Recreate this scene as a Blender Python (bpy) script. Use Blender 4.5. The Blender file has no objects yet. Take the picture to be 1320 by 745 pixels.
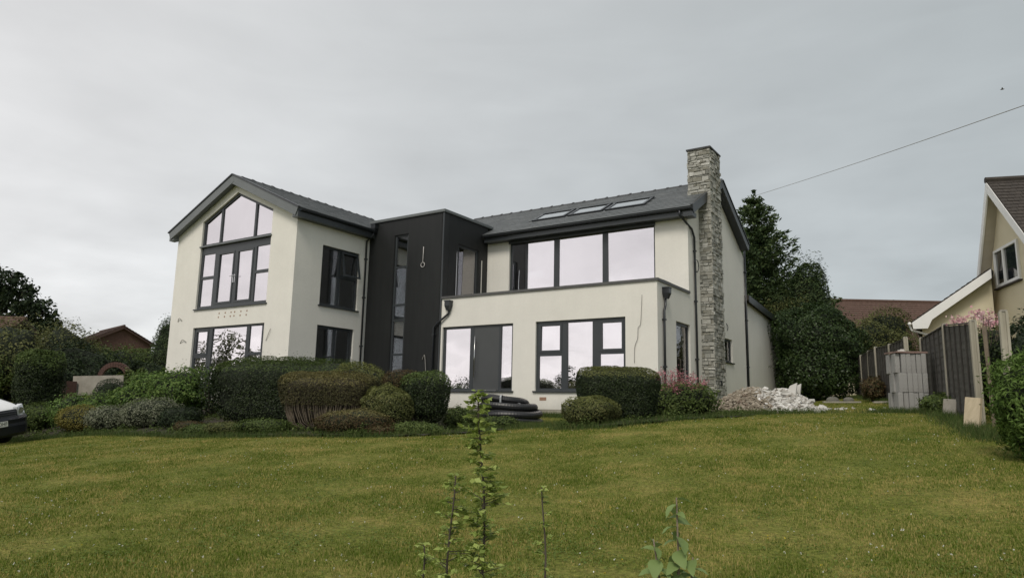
import bpy, math, random
import numpy as np
from mathutils import Vector, Matrix

rng = np.random.default_rng(7)
random.seed(7)
S = bpy.context.scene
COL = S.collection

# ------------------------------------------------------------------ camera
cam_d = bpy.data.cameras.new("camera")
cam = bpy.data.objects.new("camera", cam_d)
COL.objects.link(cam)
cam_d.sensor_width = 36.0
cam_d.lens = 25.13
cam_d.clip_start = 0.05
cam_d.clip_end = 3000.0
CAM = Vector((7.7, -19.01, -0.61))
cam.matrix_world = (Matrix.Translation(CAM) @ Matrix.Rotation(0.588, 4, 'Z')
                    @ Matrix.Rotation(math.pi / 2 + 0.168, 4, 'X') @ Matrix.Rotation(0.021, 4, 'Z'))
S.camera = cam

# ------------------------------------------------------------------ light
SUN_DIR = Vector((0.22, -0.97, 0.0)).normalized()
SUN_EL = math.radians(50.0)
sun_d = bpy.data.lights.new("sun", 'SUN')
sun_d.energy = 1.5
sun_d.angle = math.radians(22.0)
sun_d.color = (1.0, 0.93, 0.82)
sun = bpy.data.objects.new("sun", sun_d)
COL.objects.link(sun)
to_sun = Vector((SUN_DIR.x * math.cos(SUN_EL), SUN_DIR.y * math.cos(SUN_EL), math.sin(SUN_EL)))
sun.rotation_euler = to_sun.to_track_quat('Z', 'Y').to_euler()
sun.location = (0, -30, 40)

world = bpy.data.worlds.new("World")
S.world = world
world.use_nodes = True


def build_world():
    nt = world.node_tree
    nt.nodes.clear()
    N, L = nt.nodes.new, nt.links.new
    out = N('ShaderNodeOutputWorld')
    bg = N('ShaderNodeBackground')
    bg.inputs['Strength'].default_value = 0.1
    L(bg.outputs[0], out.inputs['Surface'])
    sky = N('ShaderNodeTexSky')
    sky.sky_type = 'NISHITA'
    sky.sun_disc = False
    sky.sun_elevation = SUN_EL
    sky.sun_rotation = math.atan2(SUN_DIR.x, SUN_DIR.y)
    tc = N('ShaderNodeTexCoord')
    sep = N('ShaderNodeSeparateXYZ')
    L(tc.outputs['Generated'], sep.inputs[0])

    def math_(op, a, b=None, clamp=False):
        m = N('ShaderNodeMath')
        m.operation = op
        m.use_clamp = clamp
        for i, v in enumerate((a, b)):
            if v is None:
                continue
            if isinstance(v, (int, float)):
                m.inputs[i].default_value = v
            else:
                L(v, m.inputs[i])
        return m.outputs[0]
    # brightness of the cloud deck: brighter towards the evening sun, thinner near the horizon
    dot = N('ShaderNodeVectorMath')
    dot.operation = 'DOT_PRODUCT'
    L(tc.outputs['Generated'], dot.inputs[0])
    g = Vector((-0.80, -0.56, 0.12)).normalized()
    dot.inputs[1].default_value = g
    expo = math_('EXPONENT', math_('MULTIPLY', dot.outputs['Value'], 0.37))
    elev = math_('MAXIMUM', sep.outputs['Z'], 0.0)
    lowb = math_('ADD', 0.90, math_('MULTIPLY', math_('POWER', math_('SUBTRACT', 1.0, elev, True), 6.0), 0.30))
    # cloud structure: stretched noise on the dome projected to a flat deck
    dv = math_('ADD', elev, 0.22)
    px = math_('DIVIDE', sep.outputs['X'], dv)
    py = math_('DIVIDE', sep.outputs['Y'], dv)
    comb = N('ShaderNodeCombineXYZ')
    L(px, comb.inputs[0]); L(py, comb.inputs[1])
    n1 = N('ShaderNodeTexNoise')
    n1.inputs['Scale'].default_value = 0.9
    n1.inputs['Detail'].default_value = 6.0
    n1.inputs['Roughness'].default_value = 0.5
    n1.inputs['Distortion'].default_value = 0.4
    L(comb.outputs[0], n1.inputs['Vector'])
    n2 = N('ShaderNodeTexNoise')
    n2.inputs['Scale'].default_value = 3.2
    n2.inputs['Detail'].default_value = 5.0
    L(comb.outputs[0], n2.inputs['Vector'])
    cl = math_('ADD', math_('MULTIPLY', math_('SUBTRACT', n1.outputs['Fac'], 0.5), 0.62),
               math_('MULTIPLY', math_('SUBTRACT', n2.outputs['Fac'], 0.5), 0.34))
    # thin streaky layers, flattened towards the horizon
    comb3 = N('ShaderNodeCombineXYZ')
    L(math_('MULTIPLY', sep.outputs['X'], 2.2), comb3.inputs[0]); L(math_('MULTIPLY', sep.outputs['Y'], 2.2), comb3.inputs[1]); L(math_('MULTIPLY', sep.outputs['Z'], 11.0), comb3.inputs[2])
    n3 = N('ShaderNodeTexNoise')
    n3.inputs['Scale'].default_value = 1.7
    n3.inputs['Detail'].default_value = 5.0
    n3.inputs['Distortion'].default_value = 0.6
    L(comb3.outputs[0], n3.inputs['Vector'])
    cl = math_('ADD', cl, math_('MULTIPLY', math_('SUBTRACT', n3.outputs['Fac'], 0.5), 0.28))
    # broken brighter streaks low in the sky
    cl = math_('MULTIPLY', cl, math_('ADD', 0.45, math_('MULTIPLY', math_('POWER', math_('SUBTRACT', 1.0, elev, True), 4.0), 1.1)))
    bright = math_('MULTIPLY', math_('MULTIPLY', expo, lowb), math_('ADD', 1.0, cl))
    bright = math_('MULTIPLY', bright, 5.15)
    # tint: cool grey away from the sun, faintly pink towards it
    tf = math_('ADD', 0.35, math_('MULTIPLY', dot.outputs['Value'], 0.65), True)
    mixc = N('ShaderNodeMix')
    mixc.data_type = 'RGBA'
    L(tf, mixc.inputs['Factor'])
    mixc.inputs[6].default_value = (0.920, 0.995, 1.015, 1)
    mixc.inputs[7].default_value = (1.02, 0.992, 0.985, 1)
    vm = N('ShaderNodeVectorMath')
    vm.operation = 'SCALE'
    L(mixc.outputs[2], vm.inputs[0])
    L(bright, vm.inputs['Scale'])
    mx = N('ShaderNodeMix')
    mx.data_type = 'RGBA'
    mx.inputs['Factor'].default_value = 0.95
    L(sky.outputs[0], mx.inputs[6])
    L(vm.outputs[0], mx.inputs[7])
    L(mx.outputs[2], bg.inputs['Color'])


build_world()
S.view_settings.view_transform = 'Standard'
S.view_settings.look = 'None'
S.view_settings.exposure = 0.36
S.view_settings.gamma = 1.0
S.view_settings.use_curve_mapping = False
S.render.engine = 'CYCLES'
S.cycles.max_bounces = 8
S.cycles.transparent_max_bounces = 12
S.cycles.use_denoising = True

# ------------------------------------------------------------------ materials
MATS = {}


def new_mat(name):
    m = bpy.data.materials.new(name)
    m.use_nodes = True
    nt = m.node_tree
    nt.nodes.clear()
    out = nt.nodes.new('ShaderNodeOutputMaterial')
    MATS[name] = m
    return m, nt, out


def surf(name, c1, c2=None, scale=3.0, rough=0.8, bump=0.0, bscale=40.0, detail=6.0, c3=None, stretch=None,
         metallic=0.0, spec=0.5, coat=0.0, big=None):
    """Principled surface: colour varied by noise, fine relief by a second noise."""
    m, nt, out = new_mat(name)
    N, L = nt.nodes.new, nt.links.new
    p = N('ShaderNodeBsdfPrincipled')
    L(p.outputs[0], out.inputs[0])
    p.inputs['Roughness'].default_value = rough
    p.inputs['Metallic'].default_value = metallic
    p.inputs['Specular IOR Level'].default_value = spec
    p.inputs['Coat Weight'].default_value = coat
    tc = N('ShaderNodeTexCoord')
    vec = tc.outputs['Object']
    if stretch:
        mp = N('ShaderNodeMapping')
        mp.inputs['Scale'].default_value = stretch
        L(vec, mp.inputs[0])
        vec = mp.outputs[0]
    if c2 is None:
        p.inputs['Base Color'].default_value = (*c1, 1)
    else:
        n = N('ShaderNodeTexNoise')
        n.inputs['Scale'].default_value = scale
        n.inputs['Detail'].default_value = detail
        n.inputs['Roughness'].default_value = 0.6
        L(vec, n.inputs['Vector'])
        r = N('ShaderNodeValToRGB')
        r.color_ramp.elements[0].position = 0.3
        r.color_ramp.elements[0].color = (*c1, 1)
        r.color_ramp.elements[1].position = 0.7
        r.color_ramp.elements[1].color = (*c2, 1)
        if c3:
            e = r.color_ramp.elements.new(0.5)
            e.color = (*c3, 1)
        L(n.outputs['Fac'], r.inputs[0])
        L(r.outputs[0], p.inputs['Base Color'])
    if bump > 0:
        b = N('ShaderNodeTexNoise')
        b.inputs['Scale'].default_value = bscale
        b.inputs['Detail'].default_value = 4.0
        L(vec, b.inputs['Vector'])
        bp = N('ShaderNodeBump')
        bp.inputs['Strength'].default_value = bump
        bp.inputs['Distance'].default_value = 0.02
        L(b.outputs['Fac'], bp.inputs['Height'])
        L(bp.outputs[0], p.inputs['Normal'])
    return m


def island(name, cols, rough=0.6, trans=0.25, noise=0.35, spec=0.25, bump=0.0):
    """Colour picked per loose piece (leaf, stone, slate, blade) plus a soft patchwork over the whole plant."""
    m, nt, out = new_mat(name)
    N, L = nt.nodes.new, nt.links.new
    geo = N('ShaderNodeNewGeometry')
    tc = N('ShaderNodeTexCoord')
    n = N('ShaderNodeTexNoise')
    n.inputs['Scale'].default_value = 1.6
    n.inputs['Detail'].default_value = 3.0
    L(tc.outputs['Object'], n.inputs['Vector'])
    a = N('ShaderNodeMath'); a.operation = 'MULTIPLY_ADD'
    L(n.outputs['Fac'], a.inputs[0]); a.inputs[1].default_value = noise * 2
    s = N('ShaderNodeMath'); s.operation = 'MULTIPLY_ADD'
    L(geo.outputs['Random Per Island'], s.inputs[0])
    s.inputs[1].default_value = 1.0 - noise * 0.6
    s.inputs[2].default_value = -noise * 0.7
    L(s.outputs[0], a.inputs[2])
    r = N('ShaderNodeValToRGB')
    el = r.color_ramp.elements
    el[0].position = 0.0; el[0].color = (*cols[0], 1)
    el[1].position = 1.0; el[1].color = (*cols[-1], 1)
    for i, c in enumerate(cols[1:-1]):
        e = el.new((i + 1) / (len(cols) - 1)); e.color = (*c, 1)
    L(a.outputs[0], r.inputs[0])
    p = N('ShaderNodeBsdfPrincipled')
    p.inputs['Roughness'].default_value = rough
    p.inputs['Specular IOR Level'].default_value = spec
    L(r.outputs[0], p.inputs['Base Color'])
    if bump:
        b = N('ShaderNodeTexNoise'); b.inputs['Scale'].default_value = 30
        L(tc.outputs['Object'], b.inputs['Vector'])
        bp = N('ShaderNodeBump'); bp.inputs['Strength'].default_value = bump; bp.inputs['Distance'].default_value = 0.02
        L(b.outputs['Fac'], bp.inputs['Height']); L(bp.outputs[0], p.inputs['Normal'])
    if trans > 0:
        t = N('ShaderNodeBsdfTranslucent')
        L(r.outputs[0], t.inputs['Color'])
        mx = N('ShaderNodeMixShader'); mx.inputs[0].default_value = trans
        L(p.outputs[0], mx.inputs[1]); L(t.outputs[0], mx.inputs[2])
        L(mx.outputs[0], out.inputs[0])
    else:
        L(p.outputs[0], out.inputs[0])
    return m


def glass(name, refl, tint=(0.93, 0.90, 0.92), see=(0.8, 0.85, 0.85), wob=0.03):
    m, nt, out = new_mat(name)
    N, L = nt.nodes.new, nt.links.new
    g = N('ShaderNodeBsdfGlossy'); g.inputs['Color'].default_value = (*tint, 1); g.inputs['Roughness'].default_value = 0.0
    t = N('ShaderNodeBsdfTransparent'); t.inputs['Color'].default_value = (*see, 1)
    mx = N('ShaderNodeMixShader')
    fr = N('ShaderNodeLayerWeight'); fr.inputs['Blend'].default_value = 0.25
    mr = N('ShaderNodeMapRange')
    mr.inputs['To Min'].default_value = refl; mr.inputs['To Max'].default_value = 0.97
    L(fr.outputs['Fresnel'], mr.inputs['Value'])
    L(mr.outputs[0], mx.inputs[0]); L(t.outputs[0], mx.inputs[1]); L(g.outputs[0], mx.inputs[2])
    tc = N('ShaderNodeTexCoord')
    n = N('ShaderNodeTexNoise'); n.inputs['Scale'].default_value = 1.1; n.inputs['Detail'].default_value = 1.0
    L(tc.outputs['Object'], n.inputs['Vector'])
    bp = N('ShaderNodeBump'); bp.inputs['Strength'].default_value = wob; bp.inputs['Distance'].default_value = 0.2
    L(n.outputs['Fac'], bp.inputs['Height']); L(bp.outputs[0], g.inputs['Normal'])
    L(mx.outputs[0], out.inputs[0])
    return m




def render_mat():
    """painted render: soft trowel clouds, faint rain streaks, splash dirt above the ground"""
    m, nt, out = new_mat('render_cream')
    N, L = nt.nodes.new, nt.links.new
    p = N('ShaderNodeBsdfPrincipled'); p.inputs['Roughness'].default_value = 0.92
    p.inputs['Specular IOR Level'].default_value = 0.2
    L(p.outputs[0], out.inputs[0])
    tc = N('ShaderNodeTexCoord')

    def noise(scale, detail, st):
        mp = N('ShaderNodeMapping'); mp.inputs['Scale'].default_value = st
        L(tc.outputs['Object'], mp.inputs[0])
        n = N('ShaderNodeTexNoise'); n.inputs['Scale'].default_value = scale; n.inputs['Detail'].default_value = detail; n.inputs['Roughness'].default_value = 0.65
        L(mp.outputs[0], n.inputs['Vector'])
        return n.outputs['Fac']

    def mr(v, a, b, c, d):
        k = N('ShaderNodeMapRange'); k.inputs[1].default_value = a; k.inputs[2].default_value = b; k.inputs[3].default_value = c; k.inputs[4].default_value = d
        L(v, k.inputs[0]); return k.outputs[0]

    def mul(a, b):
        k = N('ShaderNodeMath'); k.operation = 'MULTIPLY'; L(a, k.inputs[0]); L(b, k.inputs[1]); return k.outputs[0]
    v = mul(mr(noise(0.7, 8, (1, 1, 1)), 0.3, 0.7, 0.93, 1.03), mr(noise(1.0, 6, (3.5, 3.5, 0.22)), 0.3, 0.75, 1.01, 0.975))
    v = mul(v, mr(noise(14, 4, (1, 1, 1)), 0.3, 0.7, 0.98, 1.02))
    sp = N('ShaderNodeSeparateXYZ'); L(tc.outputs['Object'], sp.inputs[0])
    ed = N('ShaderNodeMath'); ed.operation = 'MULTIPLY_ADD'; L(noise(3.0, 6, (1, 1, 0.6)), ed.inputs[0]); ed.inputs[1].default_value = -0.5; L(sp.outputs['Z'], ed.inputs[2])
    v = mul(v, mr(ed.outputs[0], -0.85, -0.45, 0.80, 1.0))
    sc = N('ShaderNodeVectorMath'); sc.operation = 'SCALE'; sc.inputs[0].default_value = (0.790, 0.770, 0.715)
    L(v, sc.inputs['Scale'])
    L(sc.outputs[0], p.inputs['Base Color'])
    bp = N('ShaderNodeBump'); bp.inputs['Strength'].default_value = 0.15; bp.inputs['Distance'].default_value = 0.02
    L(noise(90, 4, (1, 1, 1)), bp.inputs['Height']); L(bp.outputs[0], p.inputs['Normal'])


render_mat()
surf('render_grey', (0.40, 0.37, 0.32), (0.30, 0.28, 0.24), scale=2, rough=0.95, bump=0.4, bscale=25)
surf('plaster', (0.62, 0.60, 0.57), (0.56, 0.54, 0.50), scale=1, rough=0.9)
surf('floor_screed', (0.26, 0.24, 0.22), (0.20, 0.19, 0.17), scale=2, rough=0.8)
surf('anthracite', (0.034, 0.040, 0.045), (0.040, 0.046, 0.050), scale=2, rough=0.38)
surf('anthracite_fascia', (0.125, 0.138, 0.142), (0.145, 0.158, 0.162), scale=1.5, rough=0.35)
surf('gutter_black', (0.022, 0.025, 0.030), (0.028, 0.031, 0.036), scale=3, rough=0.3)
surf('coping_grey', (0.10, 0.10, 0.098), (0.075, 0.075, 0.075), scale=4, rough=0.5)
surf('door_grey', (0.060, 0.064, 0.066), (0.066, 0.070, 0.072), scale=3, rough=0.4)
surf('steel', (0.60, 0.60, 0.60), rough=0.25, metallic=1.0)
island('slate', [(0.080, 0.088, 0.092), (0.115, 0.124, 0.128), (0.095, 0.104, 0.108), (0.145, 0.152, 0.154)], rough=0.55, trans=0, noise=0.3, spec=0.4, bump=0.3)
surf('ridge_tile', (0.045, 0.047, 0.052), (0.07, 0.072, 0.076), scale=4, rough=0.7, bump=0.2)
island('stone', [(0.15, 0.150, 0.135), (0.30, 0.30, 0.272), (0.45, 0.445, 0.41), (0.23, 0.222, 0.185), (0.62, 0.615, 0.58)], rough=0.9, trans=0, noise=0.2, bump=0.8)
surf('mortar', (0.12, 0.115, 0.10), (0.17, 0.165, 0.14), scale=8, rough=0.95, bump=0.5)
surf('terracotta', (0.36, 0.22, 0.15), (0.28, 0.17, 0.12), scale=6, rough=0.9)
surf('cable_white', (0.55, 0.53, 0.52), rough=0.5)
surf('cable_grey', (0.25, 0.24, 0.22), rough=0.6)
glass('glass_front', 0.78, tint=(0.97, 0.925, 0.95))
glass('glass_side', 0.26, wob=0.02)
glass('glass_sky', 0.75, tint=(0.95, 0.97, 0.97))


def cladding_mat():
    m, nt, out = new_mat('cladding')
    N, L = nt.nodes.new, nt.links.new
    p = N('ShaderNodeBsdfPrincipled')
    p.inputs['Roughness'].default_value = 0.55
    L(p.outputs[0], out.inputs[0])
    tc = N('ShaderNodeTexCoord')
    n = N('ShaderNodeTexNoise'); n.inputs['Scale'].default_value = 1.2; n.inputs['Detail'].default_value = 5
    mp = N('ShaderNodeMapping'); mp.inputs['Scale'].default_value = (6, 6, 0.5)
    L(tc.outputs['Object'], mp.inputs[0]); L(mp.outputs[0], n.inputs['Vector'])
    r = N('ShaderNodeValToRGB')
    r.color_ramp.elements[0].position = 0.3; r.color_ramp.elements[0].color = (0.0095, 0.0110, 0.0115, 1)
    r.color_ramp.elements[1].position = 0.75; r.color_ramp.elements[1].color = (0.0155, 0.0168, 0.0168, 1)
    L(n.outputs['Fac'], r.inputs[0]); L(r.outputs[0], p.inputs['Base Color'])
    return m


cladding_mat()

# foliage
island('leaf_hedge_dark', [(0.009, 0.016, 0.006), (0.017, 0.029, 0.009), (0.030, 0.048, 0.014), (0.055, 0.078, 0.024)], rough=0.5)  # darkened to put the shaded hedge fronts into the leaf colour
island('leaf_hedge_brown', [(0.034, 0.028, 0.014), (0.050, 0.048, 0.019), (0.075, 0.072, 0.028), (0.12, 0.10, 0.045)], rough=0.7)  # brown leaf, also darkened for hedge fronts in shade
island('leaf_mid', [(0.030, 0.052, 0.014), (0.062, 0.095, 0.022), (0.10, 0.14, 0.034), (0.14, 0.175, 0.055)])
island('leaf_bright', [(0.035, 0.075, 0.015), (0.075, 0.135, 0.025), (0.12, 0.19, 0.04), (0.17, 0.23, 0.06)])
island('leaf_lime', [(0.050, 0.095, 0.018), (0.085, 0.150, 0.028), (0.13, 0.21, 0.045), (0.17, 0.25, 0.07)])
island('leaf_yellow', [(0.10, 0.095, 0.020), (0.17, 0.15, 0.03), (0.24, 0.20, 0.045), (0.12, 0.13, 0.04)])
island('leaf_silver', [(0.060, 0.075, 0.036), (0.12, 0.14, 0.080), (0.22, 0.235, 0.16), (0.34, 0.34, 0.26)], rough=0.8)
island('leaf_rust', [(0.060, 0.038, 0.018), (0.10, 0.060, 0.028), (0.070, 0.072, 0.026), (0.14, 0.095, 0.040)])
island('leaf_olive', [(0.045, 0.055, 0.018), (0.085, 0.10, 0.030), (0.13, 0.142, 0.046), (0.18, 0.165, 0.065)])
island('leaf_tree_dark', [(0.010, 0.018, 0.009), (0.018, 0.032, 0.013), (0.030, 0.048, 0.018), (0.045, 0.065, 0.026)])
island('leaf_conifer', [(0.024, 0.044, 0.019), (0.044, 0.074, 0.028), (0.075, 0.115, 0.040), (0.125, 0.16, 0.06)], rough=0.6)
island('leaf_laurel', [(0.016, 0.032, 0.011), (0.032, 0.058, 0.018), (0.055, 0.090, 0.028), (0.085, 0.125, 0.042)], rough=0.4)
island('leaf_clover', [(0.070, 0.115, 0.018), (0.11, 0.17, 0.028), (0.15, 0.21, 0.045)])
island('lit_top_green', [(0.045, 0.075, 0.020), (0.075, 0.115, 0.030), (0.11, 0.155, 0.042), (0.15, 0.19, 0.06)])  # paler leaf for the tops, standing in for light from above
island('lit_top_tan', [(0.11, 0.095, 0.035), (0.17, 0.145, 0.055), (0.22, 0.20, 0.08), (0.15, 0.15, 0.055)])  # tan of the clipped rim, with the light on top painted in
island('lit_top_olive', [(0.075, 0.085, 0.024), (0.12, 0.135, 0.036), (0.165, 0.18, 0.055), (0.20, 0.20, 0.075)])  # paler olive, lit tops put into the leaf colour
island('leaf_sapling', [(0.17, 0.23, 0.055), (0.27, 0.35, 0.085), (0.36, 0.43, 0.12), (0.42, 0.50, 0.18)], trans=0.3)
island('leaf_big', [(0.14, 0.205, 0.065), (0.19, 0.265, 0.090), (0.24, 0.32, 0.12)], trans=0.25, noise=0.2)
island('petal_pink', [(0.30, 0.09, 0.12), (0.45, 0.16, 0.20), (0.55, 0.28, 0.30), (0.30, 0.12, 0.11)], trans=0.3)
island('petal_rose', [(0.55, 0.25, 0.30), (0.70, 0.40, 0.44), (0.75, 0.60, 0.58)], trans=0.3)
island('petal_white', [(0.55, 0.55, 0.48), (0.75, 0.75, 0.68), (0.8, 0.8, 0.75)], trans=0.2, noise=0.1)
island('petal_yellow', [(0.55, 0.42, 0.03), (0.65, 0.52, 0.06)], trans=0.2, noise=0.1)
surf('twigs', (0.030, 0.024, 0.016), (0.050, 0.040, 0.028), scale=12, rough=0.95, bump=0.6, bscale=30)  # solid core of bare-stemmed shrubs, inner shade put into its dark colour
surf('core_green', (0.010, 0.016, 0.008), (0.018, 0.024, 0.012), scale=8, rough=0.95)  # very dark green, deepens the shade inside the foliage
surf('bark', (0.060, 0.048, 0.036), (0.11, 0.09, 0.07), scale=6, rough=0.95, bump=0.8, bscale=20, stretch=(3, 3, 0.5))
surf('bark_pale', (0.14, 0.11, 0.08), (0.21, 0.17, 0.125), scale=10, rough=0.9)
surf('soil', (0.026, 0.021, 0.014), (0.048, 0.040, 0.028), scale=3, rough=1.0, bump=1.0, bscale=20)
surf('brick_red', (0.075, 0.041, 0.033), (0.115, 0.062, 0.050), scale=8, rough=0.9, bump=0.3)
surf('clay_tile', (0.060, 0.036, 0.030), (0.095, 0.056, 0.046), scale=9, rough=0.9, bump=0.3)
surf('roof_brown', (0.080, 0.045, 0.034), (0.12, 0.070, 0.054), scale=7, rough=0.9, bump=0.3, c3=(0.095, 0.055, 0.04))
surf('roof_dark', (0.036, 0.030, 0.026), (0.060, 0.050, 0.042), scale=7, rough=0.9, bump=0.3)
surf('neighbour_wall', (0.66, 0.590, 0.42), (0.70, 0.63, 0.46), scale=1.5, rough=0.9, bump=0.3, bscale=60)
surf('white_paint', (0.82, 0.82, 0.81), (0.77, 0.77, 0.755), scale=3, rough=0.5)
surf('soffit_paint', (0.48, 0.44, 0.36), (0.42, 0.38, 0.31), scale=3, rough=0.7)
surf('concrete', (0.36, 0.34, 0.30), (0.27, 0.255, 0.22), scale=5, rough=0.95, bump=0.4, bscale=40)
surf('concrete_post', (0.43, 0.40, 0.33), (0.30, 0.28, 0.22), scale=4, rough=0.95, bump=0.3, bscale=40, stretch=(1, 1, 0.3))
island('block_grey', [(0.22, 0.22, 0.212), (0.36, 0.36, 0.348), (0.29, 0.285, 0.275), (0.46, 0.46, 0.445)], rough=0.95, trans=0, noise=0.5, bump=0.5)
surf('fence_wood', (0.062, 0.058, 0.052), (0.105, 0.10, 0.088), scale=3, rough=0.9, bump=0.4, bscale=15, stretch=(0.4, 0.4, 6))
surf('batten_wood', (0.050, 0.046, 0.042), (0.085, 0.08, 0.07), scale=4, rough=0.9, bump=0.4)
surf('pale_wood', (0.42, 0.35, 0.24), (0.52, 0.44, 0.31), scale=5, rough=0.8, bump=0.2, stretch=(1, 6, 1))
surf('wood_brown', (0.20, 0.12, 0.065), (0.28, 0.17, 0.10), scale=5, rough=0.8)
surf('board_pale', (0.27, 0.25, 0.21), (0.38, 0.355, 0.305), scale=4, rough=0.9, bump=0.2, bscale=15)
surf('hose_black', (0.013, 0.014, 0.016), (0.02, 0.02, 0.022), scale=5, rough=0.42)
surf('strap_grey', (0.36, 0.38, 0.40), rough=0.5)
surf('slate_lid', (0.20, 0.13, 0.11), (0.27, 0.19, 0.165), scale=5, rough=0.8)
island('rubble_white', [(0.26, 0.235, 0.20), (0.44, 0.42, 0.385), (0.60, 0.59, 0.56), (0.68, 0.67, 0.65)], rough=0.95, trans=0, noise=0.15)
island('rubble_tan', [(0.15, 0.125, 0.095), (0.25, 0.215, 0.165), (0.35, 0.31, 0.25), (0.19, 0.14, 0.105)], rough=0.95, trans=0, noise=0.2)
surf('rubble_soil', (0.19, 0.16, 0.12), (0.28, 0.245, 0.19), scale=6, rough=1.0, bump=1.0, bscale=18)
surf('car_white', (0.70, 0.71, 0.72), (0.73, 0.74, 0.75), scale=1, rough=0.3, coat=0.6)
surf('car_black', (0.018, 0.020, 0.024), rough=0.45)
surf('car_blue_black', (0.012, 0.014, 0.022), rough=0.35)
surf('tyre_rubber', (0.015, 0.015, 0.015), rough=0.85)
surf('plate_white', (0.80, 0.80, 0.78), rough=0.4)
surf('ink_black', (0.01, 0.01, 0.01), rough=0.5)
surf('lamp_glass', (0.55, 0.57, 0.58), (0.42, 0.44, 0.46), scale=18, rough=0.12, coat=1.0)
surf('chrome', (0.75, 0.76, 0.78), rough=0.12, metallic=1.0)
surf('dark_glass', (0.02, 0.025, 0.03), rough=0.06, coat=1.0)


def lawn_mat():
    m, nt, out = new_mat('lawn')
    N, L = nt.nodes.new, nt.links.new
    p = N('ShaderNodeBsdfPrincipled'); p.inputs['Roughness'].default_value = 1.0
    p.inputs['Specular IOR Level'].default_value = 0.1
    L(p.outputs[0], out.inputs[0])
    tc = N('ShaderNodeTexCoord')
    n = N('ShaderNodeTexNoise'); n.inputs['Scale'].default_value = 1.15; n.inputs['Detail'].default_value = 9; n.inputs['Roughness'].default_value = 0.74
    L(tc.outputs['Object'], n.inputs['Vector'])
    r = N('ShaderNodeValToRGB')
    e = r.color_ramp.elements
    e[0].position = 0.33; e[0].color = (0.094, 0.114, 0.020, 1)
    e[1].position = 0.72; e[1].color = (0.255, 0.215, 0.070, 1)
    k = e.new(0.5); k.color = (0.145, 0.158, 0.036, 1)
    L(n.outputs['Fac'], r.inputs[0])
    n2 = N('ShaderNodeTexNoise'); n2.inputs['Scale'].default_value = 22; n2.inputs['Detail'].default_value = 6
    L(tc.outputs['Object'], n2.inputs['Vector'])
    mx = N('ShaderNodeMix'); mx.data_type = 'RGBA'; mx.blend_type = 'MULTIPLY'; mx.inputs['Factor'].default_value = 0.8
    r2 = N('ShaderNodeValToRGB')
    r2.color_ramp.elements[0].position = 0.3; r2.color_ramp.elements[0].color = (0.45, 0.45, 0.45, 1)
    r2.color_ramp.elements[1].position = 0.7; r2.color_ramp.elements[1].color = (1.35, 1.35, 1.3, 1)
    L(n2.outputs['Fac'], r2.inputs[0])
    L(r.outputs[0], mx.inputs[6]); L(r2.outputs[0], mx.inputs[7])
    L(mx.outputs[2], p.inputs['Base Color'])
    bp = N('ShaderNodeBump'); bp.inputs['Strength'].default_value = 0.7; bp.inputs['Distance'].default_value = 0.05
    L(n2.outputs['Fac'], bp.inputs['Height']); L(bp.outputs[0], p.inputs['Normal'])
    return m


lawn_mat()


def blade_mat():
    """Grass blades: patches of dry and green turf by position, each blade a little different."""
    m, nt, out = new_mat('grass_blade')
    N, L = nt.nodes.new, nt.links.new
    geo = N('ShaderNodeNewGeometry')
    tc = N('ShaderNodeTexCoord')
    n = N('ShaderNodeTexNoise'); n.inputs['Scale'].default_value = 1.15; n.inputs['Detail'].default_value = 9; n.inputs['Roughness'].default_value = 0.74
    L(tc.outputs['Object'], n.inputs['Vector'])
    a = N('ShaderNodeMath'); a.operation = 'MULTIPLY_ADD'
    L(geo.outputs['Random Per Island'], a.inputs[0]); a.inputs[1].default_value = 0.48
    s = N('ShaderNodeMath'); s.operation = 'SUBTRACT'
    L(n.outputs['Fac'], s.inputs[0]); s.inputs[1].default_value = 0.222
    L(s.outputs[0], a.inputs[2])
    r = N('ShaderNodeValToRGB')
    e = r.color_ramp.elements
    e[0].position = 0.28; e[0].color = (0.080, 0.130, 0.014, 1)
    e[1].position = 0.80; e[1].color = (0.48, 0.38, 0.15, 1)
    for pos, c in ((0.45, (0.148, 0.198, 0.038)), (0.56, (0.228, 0.245, 0.062)), (0.66, (0.37, 0.330, 0.115))):
        k = e.new(pos); k.color = (*c, 1)
    L(a.outputs[0], r.inputs[0])
    d = N('ShaderNodeBsdfDiffuse'); L(r.outputs[0], d.inputs['Color'])
    t = N('ShaderNodeBsdfTranslucent'); L(r.outputs[0], t.inputs['Color'])
    mx = N('ShaderNodeMixShader'); mx.inputs[0].default_value = 0.3
    L(d.outputs[0], mx.inputs[1]); L(t.outputs[0], mx.inputs[2]); L(mx.outputs[0], out.inputs[0])


blade_mat()
island('grass_long', [(0.030, 0.060, 0.014), (0.055, 0.095, 0.022), (0.085, 0.125, 0.032), (0.15, 0.14, 0.06)], rough=0.8, noise=0.3)


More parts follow.
